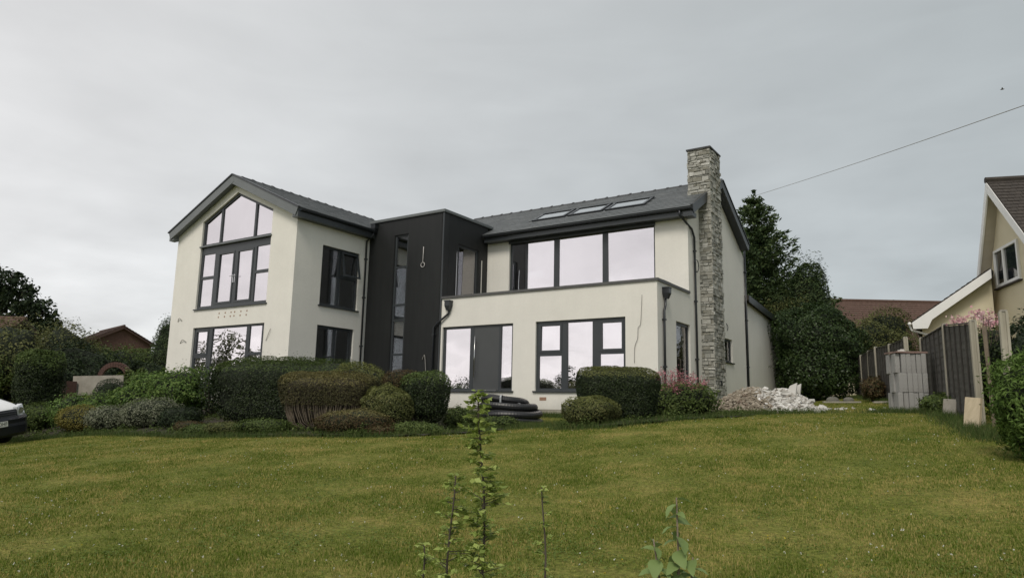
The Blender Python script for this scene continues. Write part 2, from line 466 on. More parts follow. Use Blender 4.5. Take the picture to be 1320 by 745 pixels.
# ------------------------------------------------------------------ mesh helpers
class MB:
    def __init__(self):
        self.v, self.f = [], []

    def quadmesh(self, vs, fs):
        k = len(self.v)
        self.v += [tuple(p) for p in vs]
        self.f += [tuple(i + k for i in f) for f in fs]

    def hexa(self, p):
        """p: 4 bottom points then the 4 above them, same order."""
        self.quadmesh(p, [(3, 2, 1, 0), (4, 5, 6, 7), (0, 1, 5, 4), (1, 2, 6, 5), (2, 3, 7, 6), (3, 0, 4, 7)])

    def box(self, x0, x1, y0, y1, z0, z1):
        self.hexa([(x0, y0, z0), (x1, y0, z0), (x1, y1, z0), (x0, y1, z0),
                   (x0, y0, z1), (x1, y0, z1), (x1, y1, z1), (x0, y1, z1)])

    def obox(self, c, sx, sy, sz, rot=None):
        """box of full size sx, sy, sz centred at c, turned by a 3x3 matrix"""
        R = rot if rot is not None else Matrix.Identity(3)
        c = Vector(c)
        pts = []
        for z in (-1, 1):
            for x, y in ((-1, -1), (1, -1), (1, 1), (-1, 1)):
                pts.append(c + R @ Vector((x * sx / 2, y * sy / 2, z * sz / 2)))
        self.hexa(pts)

    def beam(self, a, b, w, h, up=(0, 0, 1)):
        """rectangular bar from a to b, w across, h along up"""
        a, b = Vector(a), Vector(b)
        d = (b - a).normalized()
        s = d.cross(Vector(up)).normalized()
        u = s.cross(d).normalized()
        p = []
        for k in (-1, 1):
            for e, q in ((a, -1), (b, -1), (b, 1), (a, 1)):
                p.append(e + s * (q * w / 2) + u * (k * h / 2))
        self.hexa(p)

    def tube(self, pts, r, n=8, caps=True):
        pts = [Vector(p) for p in pts]
        rr = r if isinstance(r, (list, tuple)) else [r] * len(pts)
        k0 = len(self.v)
        side = None
        for i, p in enumerate(pts):
            d = (pts[min(i + 1, len(pts) - 1)] - pts[max(i - 1, 0)])
            d = d.normalized() if d.length > 1e-9 else Vector((0, 0, 1))
            if side is None:
                side = d.orthogonal().normalized()
            side = (side - d * side.dot(d))
            side = side.normalized() if side.length > 1e-6 else d.orthogonal().normalized()
            b = d.cross(side)
            for j in range(n):
                t = 2 * math.pi * j / n
                self.v.append(tuple(p + (side * math.cos(t) + b * math.sin(t)) * rr[i]))
        for i in range(len(pts) - 1):
            for j in range(n):
                a, b_ = k0 + i * n + j, k0 + i * n + (j + 1) % n
                self.f.append((a, b_, b_ + n, a + n))
        if caps:
            self.f.append(tuple(k0 + j for j in range(n))[::-1])
            e = k0 + (len(pts) - 1) * n
            self.f.append(tuple(e + j for j in range(n)))

    def prism(self, poly, ext):
        """closed polygon (3D points) pushed along vector ext"""
        n = len(poly)
        e = Vector(ext)
        k = len(self.v)
        self.v += [tuple(p) for p in poly] + [tuple(Vector(p) + e) for p in poly]
        self.f.append(tuple(range(k, k + n))[::-1])
        self.f.append(tuple(range(k + n, k + 2 * n)))
        for i in range(n):
            j = (i + 1) % n
            self.f.append((k + i, k + j, k + n + j, k + n + i))

    def build(self, name, mat, parent=None, smooth=False, kind=None, label=None):
        me = bpy.data.meshes.new(name)
        me.from_pydata(self.v, [], self.f)
        fix_normals(me)
        return link(name, me, mat, parent, smooth, kind, label)


def fix_normals(me):
    import bmesh
    b = bmesh.new()
    b.from_mesh(me)
    bmesh.ops.recalc_face_normals(b, faces=b.faces)
    b.to_mesh(me)
    b.free()


def link(name, me, mat, parent=None, smooth=False, kind=None, label=None):
    if mat:
        me.materials.append(MATS[mat] if isinstance(mat, str) else mat)
    if smooth:
        me.polygons.foreach_set('use_smooth', [True] * len(me.polygons))
    me.update()
    o = bpy.data.objects.new(name, me)
    COL.objects.link(o)
    if parent is not None:
        o.parent = parent
        o.matrix_parent_inverse = Matrix.Translation(-WORLD_LOC.get(parent.name, Vector())) if parent.name in WORLD_LOC else Matrix.Identity(4)
        WORLD_LOC[o.name] = Vector()
    if kind:
        o['kind'] = kind
    if label:
        o['label'] = label
    return o


WORLD_LOC = {}


def thing(name, label, cat, loc=(0, 0, 0), group=None, rot=None):
    """Empty at the base of a thing. Its parts are modelled in world coordinates unless rot is given."""
    o = bpy.data.objects.new(name, None)
    COL.objects.link(o)
    o.empty_display_size = 0.2
    o.location = loc
    if rot is not None:
        o.rotation_euler = rot
    else:
        WORLD_LOC[o.name] = Vector(loc)
    tag(o, label, cat, group)
    return o


def tag(o, label=None, cat=None, group=None, kind=None):
    for k, v in (('label', label), ('category', cat), ('group', group), ('kind', kind)):
        if v:
            o[k] = v
    return o


def np_mesh(name, V, nper, parent, mat, kind=None, smooth=False, label=None):
    """many loose faces of nper corners each, V: (n*nper, 3)"""
    V = np.ascontiguousarray(V, dtype=np.float32)
    me = bpy.data.meshes.new(name)
    nv = len(V)
    nf = nv // nper
    me.vertices.add(nv)
    me.vertices.foreach_set('co', V.ravel())
    me.loops.add(nv)
    me.loops.foreach_set('vertex_index', np.arange(nv, dtype=np.int32))
    me.polygons.add(nf)
    me.polygons.foreach_set('loop_start', np.arange(0, nv, nper, dtype=np.int32))
    me.update(calc_edges=True)
    return link(name, me, mat, parent, smooth, kind, label)


def leaf_quads(P, Nrm, size, asp=0.55, fold=0.12, tang=None):
    n = len(P)
    Nrm = Nrm / (np.linalg.norm(Nrm, axis=1, keepdims=True) + 1e-9)
    t = rng.normal(size=(n, 3)) if tang is None else tang
    t = t - Nrm * np.sum(t * Nrm, axis=1, keepdims=True)
    t /= (np.linalg.norm(t, axis=1, keepdims=True) + 1e-9)
    b = np.cross(Nrm, t)
    s = np.asarray(size).reshape(-1, 1) * np.ones((n, 1))
    V = np.empty((n, 4, 3))
    V[:, 0] = P - t * s * 0.5
    V[:, 1] = P + b * s * asp * 0.5 + Nrm * s * fold
    V[:, 2] = P + t * s * 0.5
    V[:, 3] = P - b * s * asp * 0.5 + Nrm * s * fold
    return V.reshape(-1, 3)


# ------------------------------------------------------------------ terrain
CP = np.array([  # x, y, z of surveyed ground heights
    (7.7, -19.0, -2.20), (3.5, -21.8, -2.30), (11.9, -16.2, -2.05), (4.54, -14.27, -1.78), (1.2, -16.5, -1.92), (8.7, -11.5, -1.50),
    (2.3, -10.9, -1.50), (-1.2, -9.2, -1.30), (-3.0, -8.2, -1.26), (-5.1, -8.2, -1.27), (-8.9, -8.5, -1.40), (-15.3, -8.0, -1.56),
    (-14.4, -10.7, -1.87), (-16.5, -9.4, -1.90), (-20, -12, -2.35), (-13, -13, -2.0), (-6, -14, -1.75), (-19.73, -7.25, -1.30),
    (-1.8, -6.4, -1.14), (-0.5, -4.8, -0.98), (1.0, -5.9, -0.88), (0.8, -4.4, -0.80), (1.7, -2.6, -0.74), (2.6, -0.6, -0.58), (4.5, -3.0, -0.62),
    (3.2, -7.5, -0.98), (6.13, -0.23, -0.48), (7.5, -4.1, -0.70), (6.9, -1.5, -0.50), (7.85, -8.5, -1.12), (6.3, -7.5, -1.0), (5.8, 4.4, -0.20), (4.6, 7.8, -0.05), (3.1, 14.0, 0.25),
    (-3.75, -2.0, -1.02), (-3.9, -0.1, -0.68), (-7.8, -0.3, -0.70), (-0.4, -0.2, -0.68), (0.4, 4.8, -0.45), (-11.4, -2.5, -0.70), (-18.5, -3.6, -0.60), (-11.5, -3.6, -0.72),
    (-8.0, 5.0, -0.5), (-15, 5, -0.5), (-21, -4.5, -0.45), (-24, -1.5, -0.1), (0.2, 14.0, -0.1), (-28, 0, 0.2), (-30, -8, -1.5), (10.5, -4, -0.7), (11, 5, -0.4), (12, -11, -1.3),
])


def _phi(r2):
    return np.where(r2 > 0, r2 * np.log(r2 + 1e-12), 0.0)


def _fit():
    n = len(CP)
    A = CP[:, :2]
    K = _phi(((A[:, None] - A[None]) ** 2).sum(-1)) + np.eye(n) * 0.6
    Pm = np.hstack([np.ones((n, 1)), A])
    M = np.block([[K, Pm], [Pm.T, np.zeros((3, 3))]])
    return np.linalg.solve(M, np.concatenate([CP[:, 2], np.zeros(3)]))


_W = _fit()


def ground(x, y):
    x = np.asarray(x, float); y = np.asarray(y, float)
    shp = np.broadcast(x, y).shape
    x = np.broadcast_to(x, shp).ravel(); y = np.broadcast_to(y, shp).ravel()
    xc = np.clip(x, -34, 16); yc = np.clip(y, -24, 20)
    d2 = (xc[:, None] - CP[None, :, 0]) ** 2 + (yc[:, None] - CP[None, :, 1]) ** 2
    z = _phi(d2) @ _W[:len(CP)] + _W[-3] + _W[-2] * xc + _W[-1] * yc
    far = np.hypot(x - xc, y - yc)
    w = np.clip(far / 40, 0, 1); w = w * w * (3 - 2 * w)
    z = z * (1 - w) + 0.4 * w
    return z.reshape(shp)


def gz(x, y):
    return float(ground(x, y))


def axis_lines(a, b, step):
    core = list(np.arange(a, b + 1e-6, step))
    out, s, p = [], step, core[-1]
    while p < 900:
        s *= 1.35; p += s; out.append(p)
    lo, s, p = [], step, core[0]
    while p > -900:
        s *= 1.35; p -= s; lo.append(p)
    return np.array(lo[::-1] + core + out)


def make_ground():
    xs, ys = axis_lines(-36, 18, 0.4), axis_lines(-26, 22, 0.4)
    X, Y = np.meshgrid(xs, ys, indexing='ij')
    Z = ground(X, Y) + 0.012 * np.sin(X * 2.3 + 1.1 * np.sin(Y)) * np.sin(Y * 1.9)
    V = np.stack([X, Y, Z], -1).reshape(-1, 3)
    nx, ny = len(xs), len(ys)
    i, j = np.meshgrid(np.arange(nx - 1), np.arange(ny - 1), indexing='ij')
    a = (i * ny + j).ravel()
    F = np.stack([a, a + ny, a + ny + 1, a + 1], -1)
    me = bpy.data.meshes.new('ground')
    me.vertices.add(len(V)); me.vertices.foreach_set('co', V.astype(np.float32).ravel())
    me.loops.add(F.size); me.loops.foreach_set('vertex_index', F.astype(np.int32).ravel())
    me.polygons.add(len(F)); me.polygons.foreach_set('loop_start', np.arange(0, F.size, 4, dtype=np.int32))
    me.update(calc_edges=True)
    o = link('ground', me, 'lawn', smooth=True, kind='structure')
    tag(o, 'patchy mown lawn sloping up from the viewer to the house')


make_ground()

BED = [(-18.6, -8.9), (-15.6, -9.0), (-12.6, -8.75), (-10.2, -8.75), (-8.2, -8.75), (-6.2, -8.65), (-4.4, -8.1), (-2.7, -7.45), (-2.0, -6.5), (-2.4, -4.6), (-3.2, -3.3),
       (-4.6, -2.6), (-5.6, -0.35), (-11.2, -0.35), (-11.8, -3.8), (-18.8, -3.8), (-20.5, -5.5), (-20.8, -8.0)]
BED2 = [(0.0, -5.2), (0.6, -6.6), (1.6, -6.5), (2.2, -5.2), (2.6, -3.6), (3.0, -2.4), (2.4, -1.2), (0.9, -0.6), (-0.3, -1.6), (-0.7, -3.6)]


def in_poly(x, y, poly):
    inside = np.zeros(np.shape(x), bool)
    n = len(poly)
    for i in range(n):
        x1, y1 = poly[i]; x2, y2 = poly[(i + 1) % n]
        c = ((y1 > y) != (y2 > y)) & (x < (x2 - x1) * (y - y1) / (y2 - y1 + 1e-12) + x1)
        inside ^= c
    return inside


def make_bed(poly, label):
    p = np.array(poly)
    st = 0.25
    xs = np.arange(p[:, 0].min() - st, p[:, 0].max() + st, st); ys = np.arange(p[:, 1].min() - st, p[:, 1].max() + st, st)
    mb = MB()
    X, Y = np.meshgrid(xs, ys, indexing='ij')
    wob = 0.12 * np.sin(X * 5.1) * np.sin(Y * 4.3)
    ok = in_poly(X + wob, Y + wob, poly)
    Z = ground(X, Y) + 0.03 + 0.03 * rng.random(X.shape)
    idx = {}
    for i in range(len(xs) - 1):
        for j in range(len(ys) - 1):
            if ok[i, j]:
                f = []
                for a, b in ((i, j), (i + 1, j), (i + 1, j + 1), (i, j + 1)):
                    if (a, b) not in idx:
                        idx[(a, b)] = len(mb.v); mb.v.append((X[a, b], Y[a, b], Z[a, b]))
                    f.append(idx[(a, b)])
                mb.f.append(tuple(f))
    o = mb.build('planting_bed', 'soil', smooth=True, kind='structure')
    tag(o, label)


make_bed(BED, 'dark soil of the long shrub bed in front of the house')
make_bed(BED2, 'dark soil of the small bed by the house corner')


# ------------------------------------------------------------------ facade helpers
class Face:
    """A wall plane. axis 'y': runs along X at y = pos and looks to -Y; axis 'x': runs along Y at x = pos and looks to +X."""

    def __init__(self, axis, pos):
        self.axis, self.pos = axis, pos

    def p(self, a, z, d=0.0):
        return (a, self.pos - d, z) if self.axis == 'y' else (self.pos + d, a, z)

    def n(self):
        return Vector((0, -1, 0)) if self.axis == 'y' else Vector((1, 0, 0))

    def slab(self, mb, a0, a1, zb0, zb1, zt0, zt1, d0, d1):
        mb.hexa([self.p(a0, zb0, d0), self.p(a1, zb1, d0), self.p(a1, zb1, d1), self.p(a0, zb0, d1),
                 self.p(a0, zt0, d0), self.p(a1, zt1, d0), self.p(a1, zt1, d1), self.p(a0, zt0, d1)])

    def rect(self, mb, a0, a1, z0, z1, d0, d1):
        self.slab(mb, a0, a1, z0, z0, z1, z1, d0, d1)

    def pierced(self, mb, a0, a1, z0, z1, holes, d0, d1, top=None):
        """rectangle (or sloped top given as function) minus rectangular holes"""
        br = sorted({a0, a1, *[h[0] for h in holes if a0 < h[0] < a1], *[h[1] for h in holes if a0 < h[1] < a1]})
        for u, v in zip(br, br[1:]):
            hs = sorted([(h[2], h[3]) for h in holes if h[0] <= u + 1e-6 and h[1] >= v - 1e-6])
            z = z0
            for lo, hi in hs:
                if lo > z + 1e-6:
                    self.rect(mb, u, v, z, lo, d0, d1)
                z = max(z, hi)
            t0, t1 = (z1, z1) if top is None else (top(u), top(v))
            if min(t0, t1) > z + 1e-6:
                self.slab(mb, u, v, z, z, t0, t1, d0, d1)


def window(face, parent, a0, a1, z0, z1, panes, mat='glass_front', name='window', sash=(), sill=True, recess=0.07, depth=0.08, label=None):
    """frame with glass openings; panes are rectangles; those listed in sash get an opening casement ring"""
    mb = MB()
    face.pierced(mb, a0, a1, z0, z1, panes, -recess - depth, -recess)
    o = mb.build(name, 'anthracite', parent, label=label)
    for i, (p0, p1, q0, q1) in enumerate(panes):
        g = MB()
        e = 0.004
        face.rect(g, p0 - e, p1 + e, q0 - e, q1 + e, -recess - depth * 0.62, -recess - depth * 0.62 + 0.018)
        tilt = rng.normal(0, 0.005, 2)
        cx = Vector(face.p((p0 + p1) / 2, (q0 + q1) / 2, -recess - depth * 0.5))
        R = Matrix.Rotation(tilt[0], 3, 'Z') @ Matrix.Rotation(tilt[1], 3, 'X' if face.axis == 'y' else 'Y')
        g.v = [tuple(cx + R @ (Vector(v) - cx)) for v in g.v]
        g.build('pane', mat, o)
        if i in sash:
            r = MB()
            w = 0.055
            face.pierced(r, p0 - 0.012, p1 + 0.012, q0 - 0.012, q1 + 0.012, [(p0 + w, p1 - w, q0 + w, q1 - w)], -recess - 0.03, -recess + 0.016)
            r.build('casement', 'anthracite', o)
    if sill:
        s = MB()
        face.rect(s, a0 - 0.06, a1 + 0.06, z0 - 0.045, z0 - 0.002, -recess - depth, 0.055)
        s.build('sill', 'anthracite', o)
    return o


house = thing('modern_house', 'white rendered two-storey house with dark cladding tower and tall stone chimney', 'house', (0, 0, 0))
F0 = Face('y', 0.0)          # porch wing front
FU = Face('y', 2.635)        # upper storey front
FT = Face('y', -0.03)        # cladding tower front
FG = Face('y', -3.446)       # gable block front
R0 = Face('x', 0.0)          # right-hand wall
RT = Face('x', -7.878)       # tower side
RG = Face('x', -11.49)       # gable block side
XW, XG0, XG1 = -7.878, -18.5, -11.49
RIDGE_X, RIDGE_Z, EAVE_Z = -14.995, 7.733, 5.983
MG = (RIDGE_Z - EAVE_Z) / (RIDGE_X + 18.768)
RY, RZ, EY, EZ = 5.434, 7.614, 2.249, 5.871
MM = (RZ - EZ) / (RY - EY)


def g_top(x):
    return RIDGE_Z - MG * abs(x - RIDGE_X)


def m_top(y):
    return RZ - MM * abs(y - RY)


# ---- rendered walls
T = 0.30
mb = MB()
F0.pierced(mb, XW, 0.0, -0.56, 3.13, [(-7.80, -4.90, 0.0, 2.15), (-4.05, -0.99, 0.0, 2.15)], -T, 0)
mb.build('rendered_wall', 'render_cream', house)
mb = MB()
F0.rect(mb, XW, -0.012, -1.3, -0.56, -T, -0.012)
R0.rect(mb, 0.012, 14.09, -1.3, -0.56, -T, -0.012)
mb.build('plinth', 'render_grey', house)
mb = MB()   # right-hand wall: wing part, main gable and lean-to
R0.pierced(mb, T, 2.635, -0.56, 3.13, [(1.45, 2.66, 0.0, 2.14)], -T, 0)
R0.pierced(mb, 2.635, 2.66, -0.56, 5.8, [(1.45, 2.66, 0.0, 2.14)], -T, 0)
R0.pierced(mb, 2.66, RY, -0.56, 9, [], -T, 0, top=lambda y: m_top(y) - 0.22)
R0.pierced(mb, RY, 8.83, -0.56, 9, [(6.10, 7.10, 1.24, 2.08)], -T, 0, top=lambda y: m_top(y) - 0.22)
mb.build('rendered_wall', 'render_cream', house)
mb = MB()
R0.pierced(mb, 8.831, 14.09, -0.56, 9, [], -T, 0, top=lambda y: 3.78 - (y - 8.83) * 0.082)
Face('y', 14.09).rect(mb, -6.0, -0.001, -0.56, 3.3, 0.001, 0.25)
mb.build('rendered_wall', 'render_cream', house)
mb = MB()
FU.pierced(mb, XW, -T, 2.9, 5.72, [(-6.88, -1.12, 3.02, 5.60)], -T, 0)
FU.rect(mb, -T, -0.001, 2.9, 5.72, -T + 0.02, 0.003)
mb.build('rendered_wall', 'render_cream', house)
mb = MB()   # gable front
wl, wr, pk = -16.95, -12.83, -14.93
zl, zr, zp = 6.24, 6.19, 7.12
FG.slab(mb, XG0, wl, -0.56, -0.56, g_top(XG0) - 0.22, g_top(wl) - 0.22, -T, 0)
FG.slab(mb, wr, XG1, -0.56, -0.56, g_top(wr) - 0.22, g_top(XG1) - 0.22, -T, 0)
FG.rect(mb, wl, wr, -0.56, -0.05, -T, 0)
FG.rect(mb, wl, wr, 2.17, 2.87, -T, 0)
FG.slab(mb, wl, pk, zl, zp, g_top(wl) - 0.22, RIDGE_Z - 0.24, -T, 0)
FG.slab(mb, pk, wr, zp, zr, RIDGE_Z - 0.24, g_top(wr) - 0.22, -T, 0)
mb.build('rendered_wall', 'render_cream', house)
mb = MB()
FG.rect(mb, XG0 + 0.012, XG1 - 0.012, -1.3, -0.56, -T, -0.012)
RG.rect(mb, -3.43, -0.05, -1.3, -0.56, -T, -0.012)
mb.build('plinth', 'render_grey', house)
mb = MB()
RG.pierced(mb, -3.446 + T, 8.8, -0.56, 5.74, [(-2.27, -0.48, 2.87, 5.0), (-2.29, -0.57, -0.05, 2.17)], -T, 0)
mb.build('rendered_wall', 'render_cream', house)
mb = MB()
mb.box(XG0, XG0 + T, -3.446 + T, 8.8, -0.56, 5.74)
mb.box(XG0, 0, 8.83, 9.1, -0.56, 5.5)
mb.build('rendered_wall', 'render_cream', house)

# ---- inside: floors, partitions, ceilings
mb = MB()
mb.box(XG0 + T, XG1 - T, -3.1, 8.8, -0.3, -0.09)
mb.box(XG0 + T, XG1 - T, -3.1, 8.8, 2.42, 2.72)
mb.box(-11.4, -0.3, 2.94, 8.8, 2.62, 2.90)
mb.box(-7.6, -0.3, 0.3, 8.8, -0.3, -0.09)
mb.box(-11.2, -8.2, 0.3, 2.5, -0.3, -0.09)
mb.box(-11.2, -8.2, 0.3, 2.5, 2.55, 2.80)
mb.build('floor_slab', 'floor_screed', house)
mb = MB()
mb.box(XG0 + T, XG1 - T, 1.2, 1.3, -0.09, 2.42)
mb.box(XG0 + T, XG1 - T, 1.6, 1.7, 2.72, 5.55)
mb.box(-14.9, -14.8, -1.0, 1.2, -0.09, 2.42)
mb.box(-7.6, -0.3, 6.2, 6.3, 2.90, 6.9)
mb.box(-7.5, -0.3, 3.2, 3.3, -0.09, 2.62)
mb.box(-4.6, -4.5, 0.35, 3.2, -0.09, 2.62)
mb.box(-11.2, -8.2, 2.42, 2.5, -0.09, 6.1)
mb.box(-11.35, -11.25, 0.3, 2.4, -0.09, 6.1)
mb.build('inner_wall', 'plaster', house)

# ---- flat terrace roof behind the parapet and its coping
mb = MB()
mb.box(-7.6, -0.3, 0.3, 2.635, 2.80, 2.96)
mb.build('terrace_deck', 'coping_grey', house)
mb = MB()
F0.rect(mb, XW + 0.002, 0.045, 3.132, 3.212, -0.34, 0.045)
R0.rect(mb, 0.34, 2.632, 3.132, 3.212, -0.34, 0.045)
mb.build('parapet_coping', 'coping_grey', house)
mb = MB()
R0.rect(mb, 0.55, 1.15, 3.214, 3.25, -0.28, -0.02)
mb.build('lead_flashing', 'gutter_black', house)

# ---- dark cladding tower: slatted skin on two sides, slit window, coping
tower = MB()
tz = 6.25
holes = [(-10.20, -9.55, 0.30, 5.65)]
FT.pierced(tower, -11.485, XW, -1.0, tz, holes, -0.28, -0.02)
RT.pierced(tower, 0.25, 2.634, 3.215, tz, [(0.85, 2.06, 3.216, 5.25)], -0.28, -0.02)
tower.box(-11.485, XW - 0.02, 2.0, 2.6, 5.9, 6.2)
tower.box(-11.45, XW - 0.05, 0.2, 2.6, 6.15, 6.24)
tw = tower.build('cladding_tower', 'cladding', house)
sl = MB()
x = -11.47
while x < XW - 0.10:
    for lo, hi in ([(-1.0, 0.29), (5.66, tz)] if (-10.26 < x < -9.52) else [(-1.0, tz)]):
        FT.rect(sl, x, x + 0.043, lo, hi, -0.02, -0.006)
    x += 0.05
y = 0.06
while y < 2.58:
    for lo, hi in ([(5.26, tz)] if (0.80 < y < 2.08) else [(3.215, tz)]):
        RT.rect(sl, y, y + 0.043, lo, hi, -0.02, -0.006)
    y += 0.05
sl.build('cladding_slats', 'cladding', tw, kind='stuff')
mb = MB()
FT.rect(mb, XW - 0.045, XW + 0.012, -1.0, tz, -0.02, 0.012)
mb.build('corner_trim', 'anthracite', tw)
mb = MB()
FT.rect(mb, -11.49, XW + 0.05, tz, 6.344, -0.3, 0.05)
RT.rect(mb, 0.27, 2.9, tz, 6.344, -0.3, 0.05)
mb.build('coping', 'anthracite_fascia', tw)
# slit window with transoms
zt = [0.34, 1.24, 1.30, 2.46, 2.54, 3.02, 3.10, 4.42, 4.49, 5.60]
window(FT, house, -10.20, -9.55, 0.30, 5.65, [(-10.13, -9.62, zt[i], zt[i + 1]) for i in (0, 2, 4, 6, 8)], mat='glass_side', sill=False, recess=0.06)
window(RT, house, 0.85, 2.06, 3.216, 5.25, [(0.93, 1.98, 3.28, 5.17)], mat='glass_side', name='terrace_door', sill=False, recess=0.05)
mb = MB()
RT.rect(mb, 0.70, 0.74, 3.216, 4.95, 0.0, 0.03)
mb.build('door_trim', 'steel', tw)
mb = MB()
RT.rect(mb, 2.20, 2.26, 3.216, 4.90, 0.0, 0.03)
mb.build('door_trim', 'steel', tw)

# ---- porch wing windows and front door
w2 = window(F0, house, -4.05, -0.99, 0.0, 2.15,
            [(-3.95, -3.15, 1.19, 2.06), (-3.95, -3.15, 0.08, 1.07), (-2.94, -2.09, 0.08, 2.07), (-1.84, -1.08, 1.18, 2.06), (-1.84, -1.08, 0.08, 1.08)], sash=(0, 3))
dr = window(F0, house, -7.80, -4.90, 0.0, 2.15, [(-7.71, -6.65, 0.08, 2.07), (-6.50, -5.48, 0.02, 2.10), (-5.40, -4.98, 0.08, 2.08)], name='front_door')
for ch in list(dr.children):
    if ch.name.startswith('pane') and abs(sum(v.co.x for v in ch.data.vertices) / 8 + 5.99) < 0.1:
        bpy.data.objects.remove(ch)
mb = MB()
F0.rect(mb, -6.495, -5.485, 0.03, 2.095, -0.13, -0.075)
leaf_ = mb.build('door_leaf', 'door_grey', dr)
mb = MB()
hx, hy = -6.40, -0.02
mb.tube([(hx, hy, 0.42), (hx, hy, 1.78)], 0.017, 10)
for z in (0.62, 1.58):
    mb.tube([(hx, hy, z), (hx, 0.075, z)], 0.011, 8)
mb.build('pull_handle', 'steel', dr, smooth=True)
mb = MB()
F0.rect(mb, -6.49, -5.49, 0.004, 0.018, -0.075, 0.02)
mb.build('threshold', 'steel', dr)

# ---- upper storey window band
wu = window(FU, house, -6.88, -1.12, 3.02, 5.60,
            [(-6.80, -6.19, 3.10, 5.49), (-6.13, -5.00, 3.10, 5.49), (-4.80, -3.07, 3.10, 5.49), (-2.87, -1.19, 3.10, 5.49)], sill=False, recess=0.08)
mb = MB()
FU.rect(mb, -6.82, -6.20, 3.03, 5.56, -0.20, -0.17)
mb.build('blind_panel', 'anthracite', wu)
mb = MB()
FU.rect(mb, -6.90, -1.10, 5.50, 5.598, 0.002, 0.03)
mb.build('head_board', 'anthracite', wu)

# ---- gable block windows
wg = window(FG, house, -16.95, -12.93, -0.05, 2.17,
            [(-16.84, -16.07, 1.17, 2.07), (-16.84, -16.07, 0.05, 1.05), (-15.84, -13.86, 0.05, 2.10), (-13.68, -13.02, 1.19, 2.10), (-13.68, -13.02, 0.05, 1.09)], sash=(0,))
gf = window(FG, house, -16.95, -12.83, 2.87, 5.27,
            [(-16.83, -16.09, 4.10, 4.95), (-16.83, -16.09, 2.97, 3.99), (-15.86, -14.92, 3.02, 4.92), (-14.74, -13.82, 3.02, 4.92), (-13.66, -12.91, 4.08, 4.95), (-13.66, -12.91, 2.97, 3.97)],
            name='balcony_door', sash=(2, 3))
mb = MB()
for s in (-1, 1):
    xh = -14.83 + s * 0.05
    FG.rect(mb, xh - 0.018, xh + 0.018, 3.74, 4.04, -0.055, -0.042)
    mb.tube([(xh, -3.446 + 0.05, 3.97), (xh, -3.446 - 0.01, 3.97), (xh + s * 0.12, -3.446 - 0.01, 3.97)], 0.010, 6)
mb.build('lever_handle', 'steel', gf)
mb = MB()
FG.rect(mb, -16.99, -12.79, 5.225, 5.275, -0.10, 0.045)
mb.build('transom_sill', 'anthracite_fascia', gf)
# gable-shaped top light
top = MB()
d0, d1 = -0.15, -0.07


def tl(xx):
    return zl + (zp - zl) * (xx - wl) / (pk - wl) if xx < pk else zp + (zr - zp) * (xx - pk) / (wr - pk)


top_frame = [(wl, -16.86), (-15.93, -15.83), (-13.92, -13.82), (wr - 0.09, wr)]
for a, b in top_frame:
    FG.slab(top, a, b, 5.35, 5.35, tl(a), tl(b), d0, d1)
FG.rect(top, wl, wr, 5.275, 5.35, d0, d1)
for a, b in ((-16.86, -15.93), (-15.83, pk), (pk, -13.92), (-13.82, wr - 0.09)):
    FG.slab(top, a, b, tl(a) - 0.10, tl(b) - 0.10, tl(a), tl(b), d0, d1)
tf = top.build('window', 'anthracite', house)
for bounds in ((-16.86, -15.93), (-15.83, pk, -13.92), (-13.82, wr - 0.09)):
    g = MB()
    poly = [FG.p(bounds[0], 5.35, -0.13), FG.p(bounds[-1], 5.35, -0.13)] + [FG.p(b, tl(b) - 0.10, -0.13) for b in bounds[::-1]]
    g.prism(poly, (0, -0.018, 0))
    g.build('pane', 'glass_front', tf)
# side windows
ws = window(RG, house, -2.27, -0.48, 2.87, 5.0, [(-2.19, -1.45, 2.95, 4.92), (-1.33, -0.56, 4.08, 4.92), (-1.33, -0.56, 2.95, 3.95)], mat='glass_side')
mb = MB()     # the top casement stands open at the bottom
c0 = Vector(RG.p(0, 4.93, -0.06))
for (ya, yb, za, zb) in ((-1.35, -0.54, 4.86, 4.94), (-1.35, -0.54, 4.02, 4.09), (-1.35, -1.28, 4.09, 4.86), (-0.61, -0.54, 4.09, 4.86)):
    q = []
    for dd in (0.0, 0.045):
        for (yy, zz) in ((ya, za), (yb, za), (yb, zb), (ya, zb)):
            out_ = (4.94 - zz) * 0.20
            q.append((RG.pos - 0.055 + out_ + dd, yy, zz))
    mb.hexa(q)
mb.build('casement', 'anthracite', ws)
wsd = window(RG, house, -2.29, -0.57, -0.05, 2.17, [(-2.20, -1.47, 0.03, 2.08), (-1.36, -0.74, 0.03, 2.08)], mat='glass_side', name='patio_door')
mb = MB()
mb.tube([RG.p(-0.66, 1.02, -0.06), RG.p(-0.66, 1.02, 0.0), RG.p(-0.66, 1.20, 0.0)], 0.012, 6)
mb.build('lever_handle', 'steel', wsd)
window(R0, house, 1.45, 2.66, 0.0, 2.14, [(1.52, 2.59, 0.08, 2.05)], mat='glass_side', name='side_window')
window(R0, house, 6.10, 7.10, 1.24, 2.08, [(6.18, 7.02, 1.32, 2.0)], mat='glass_side', name='side_window')


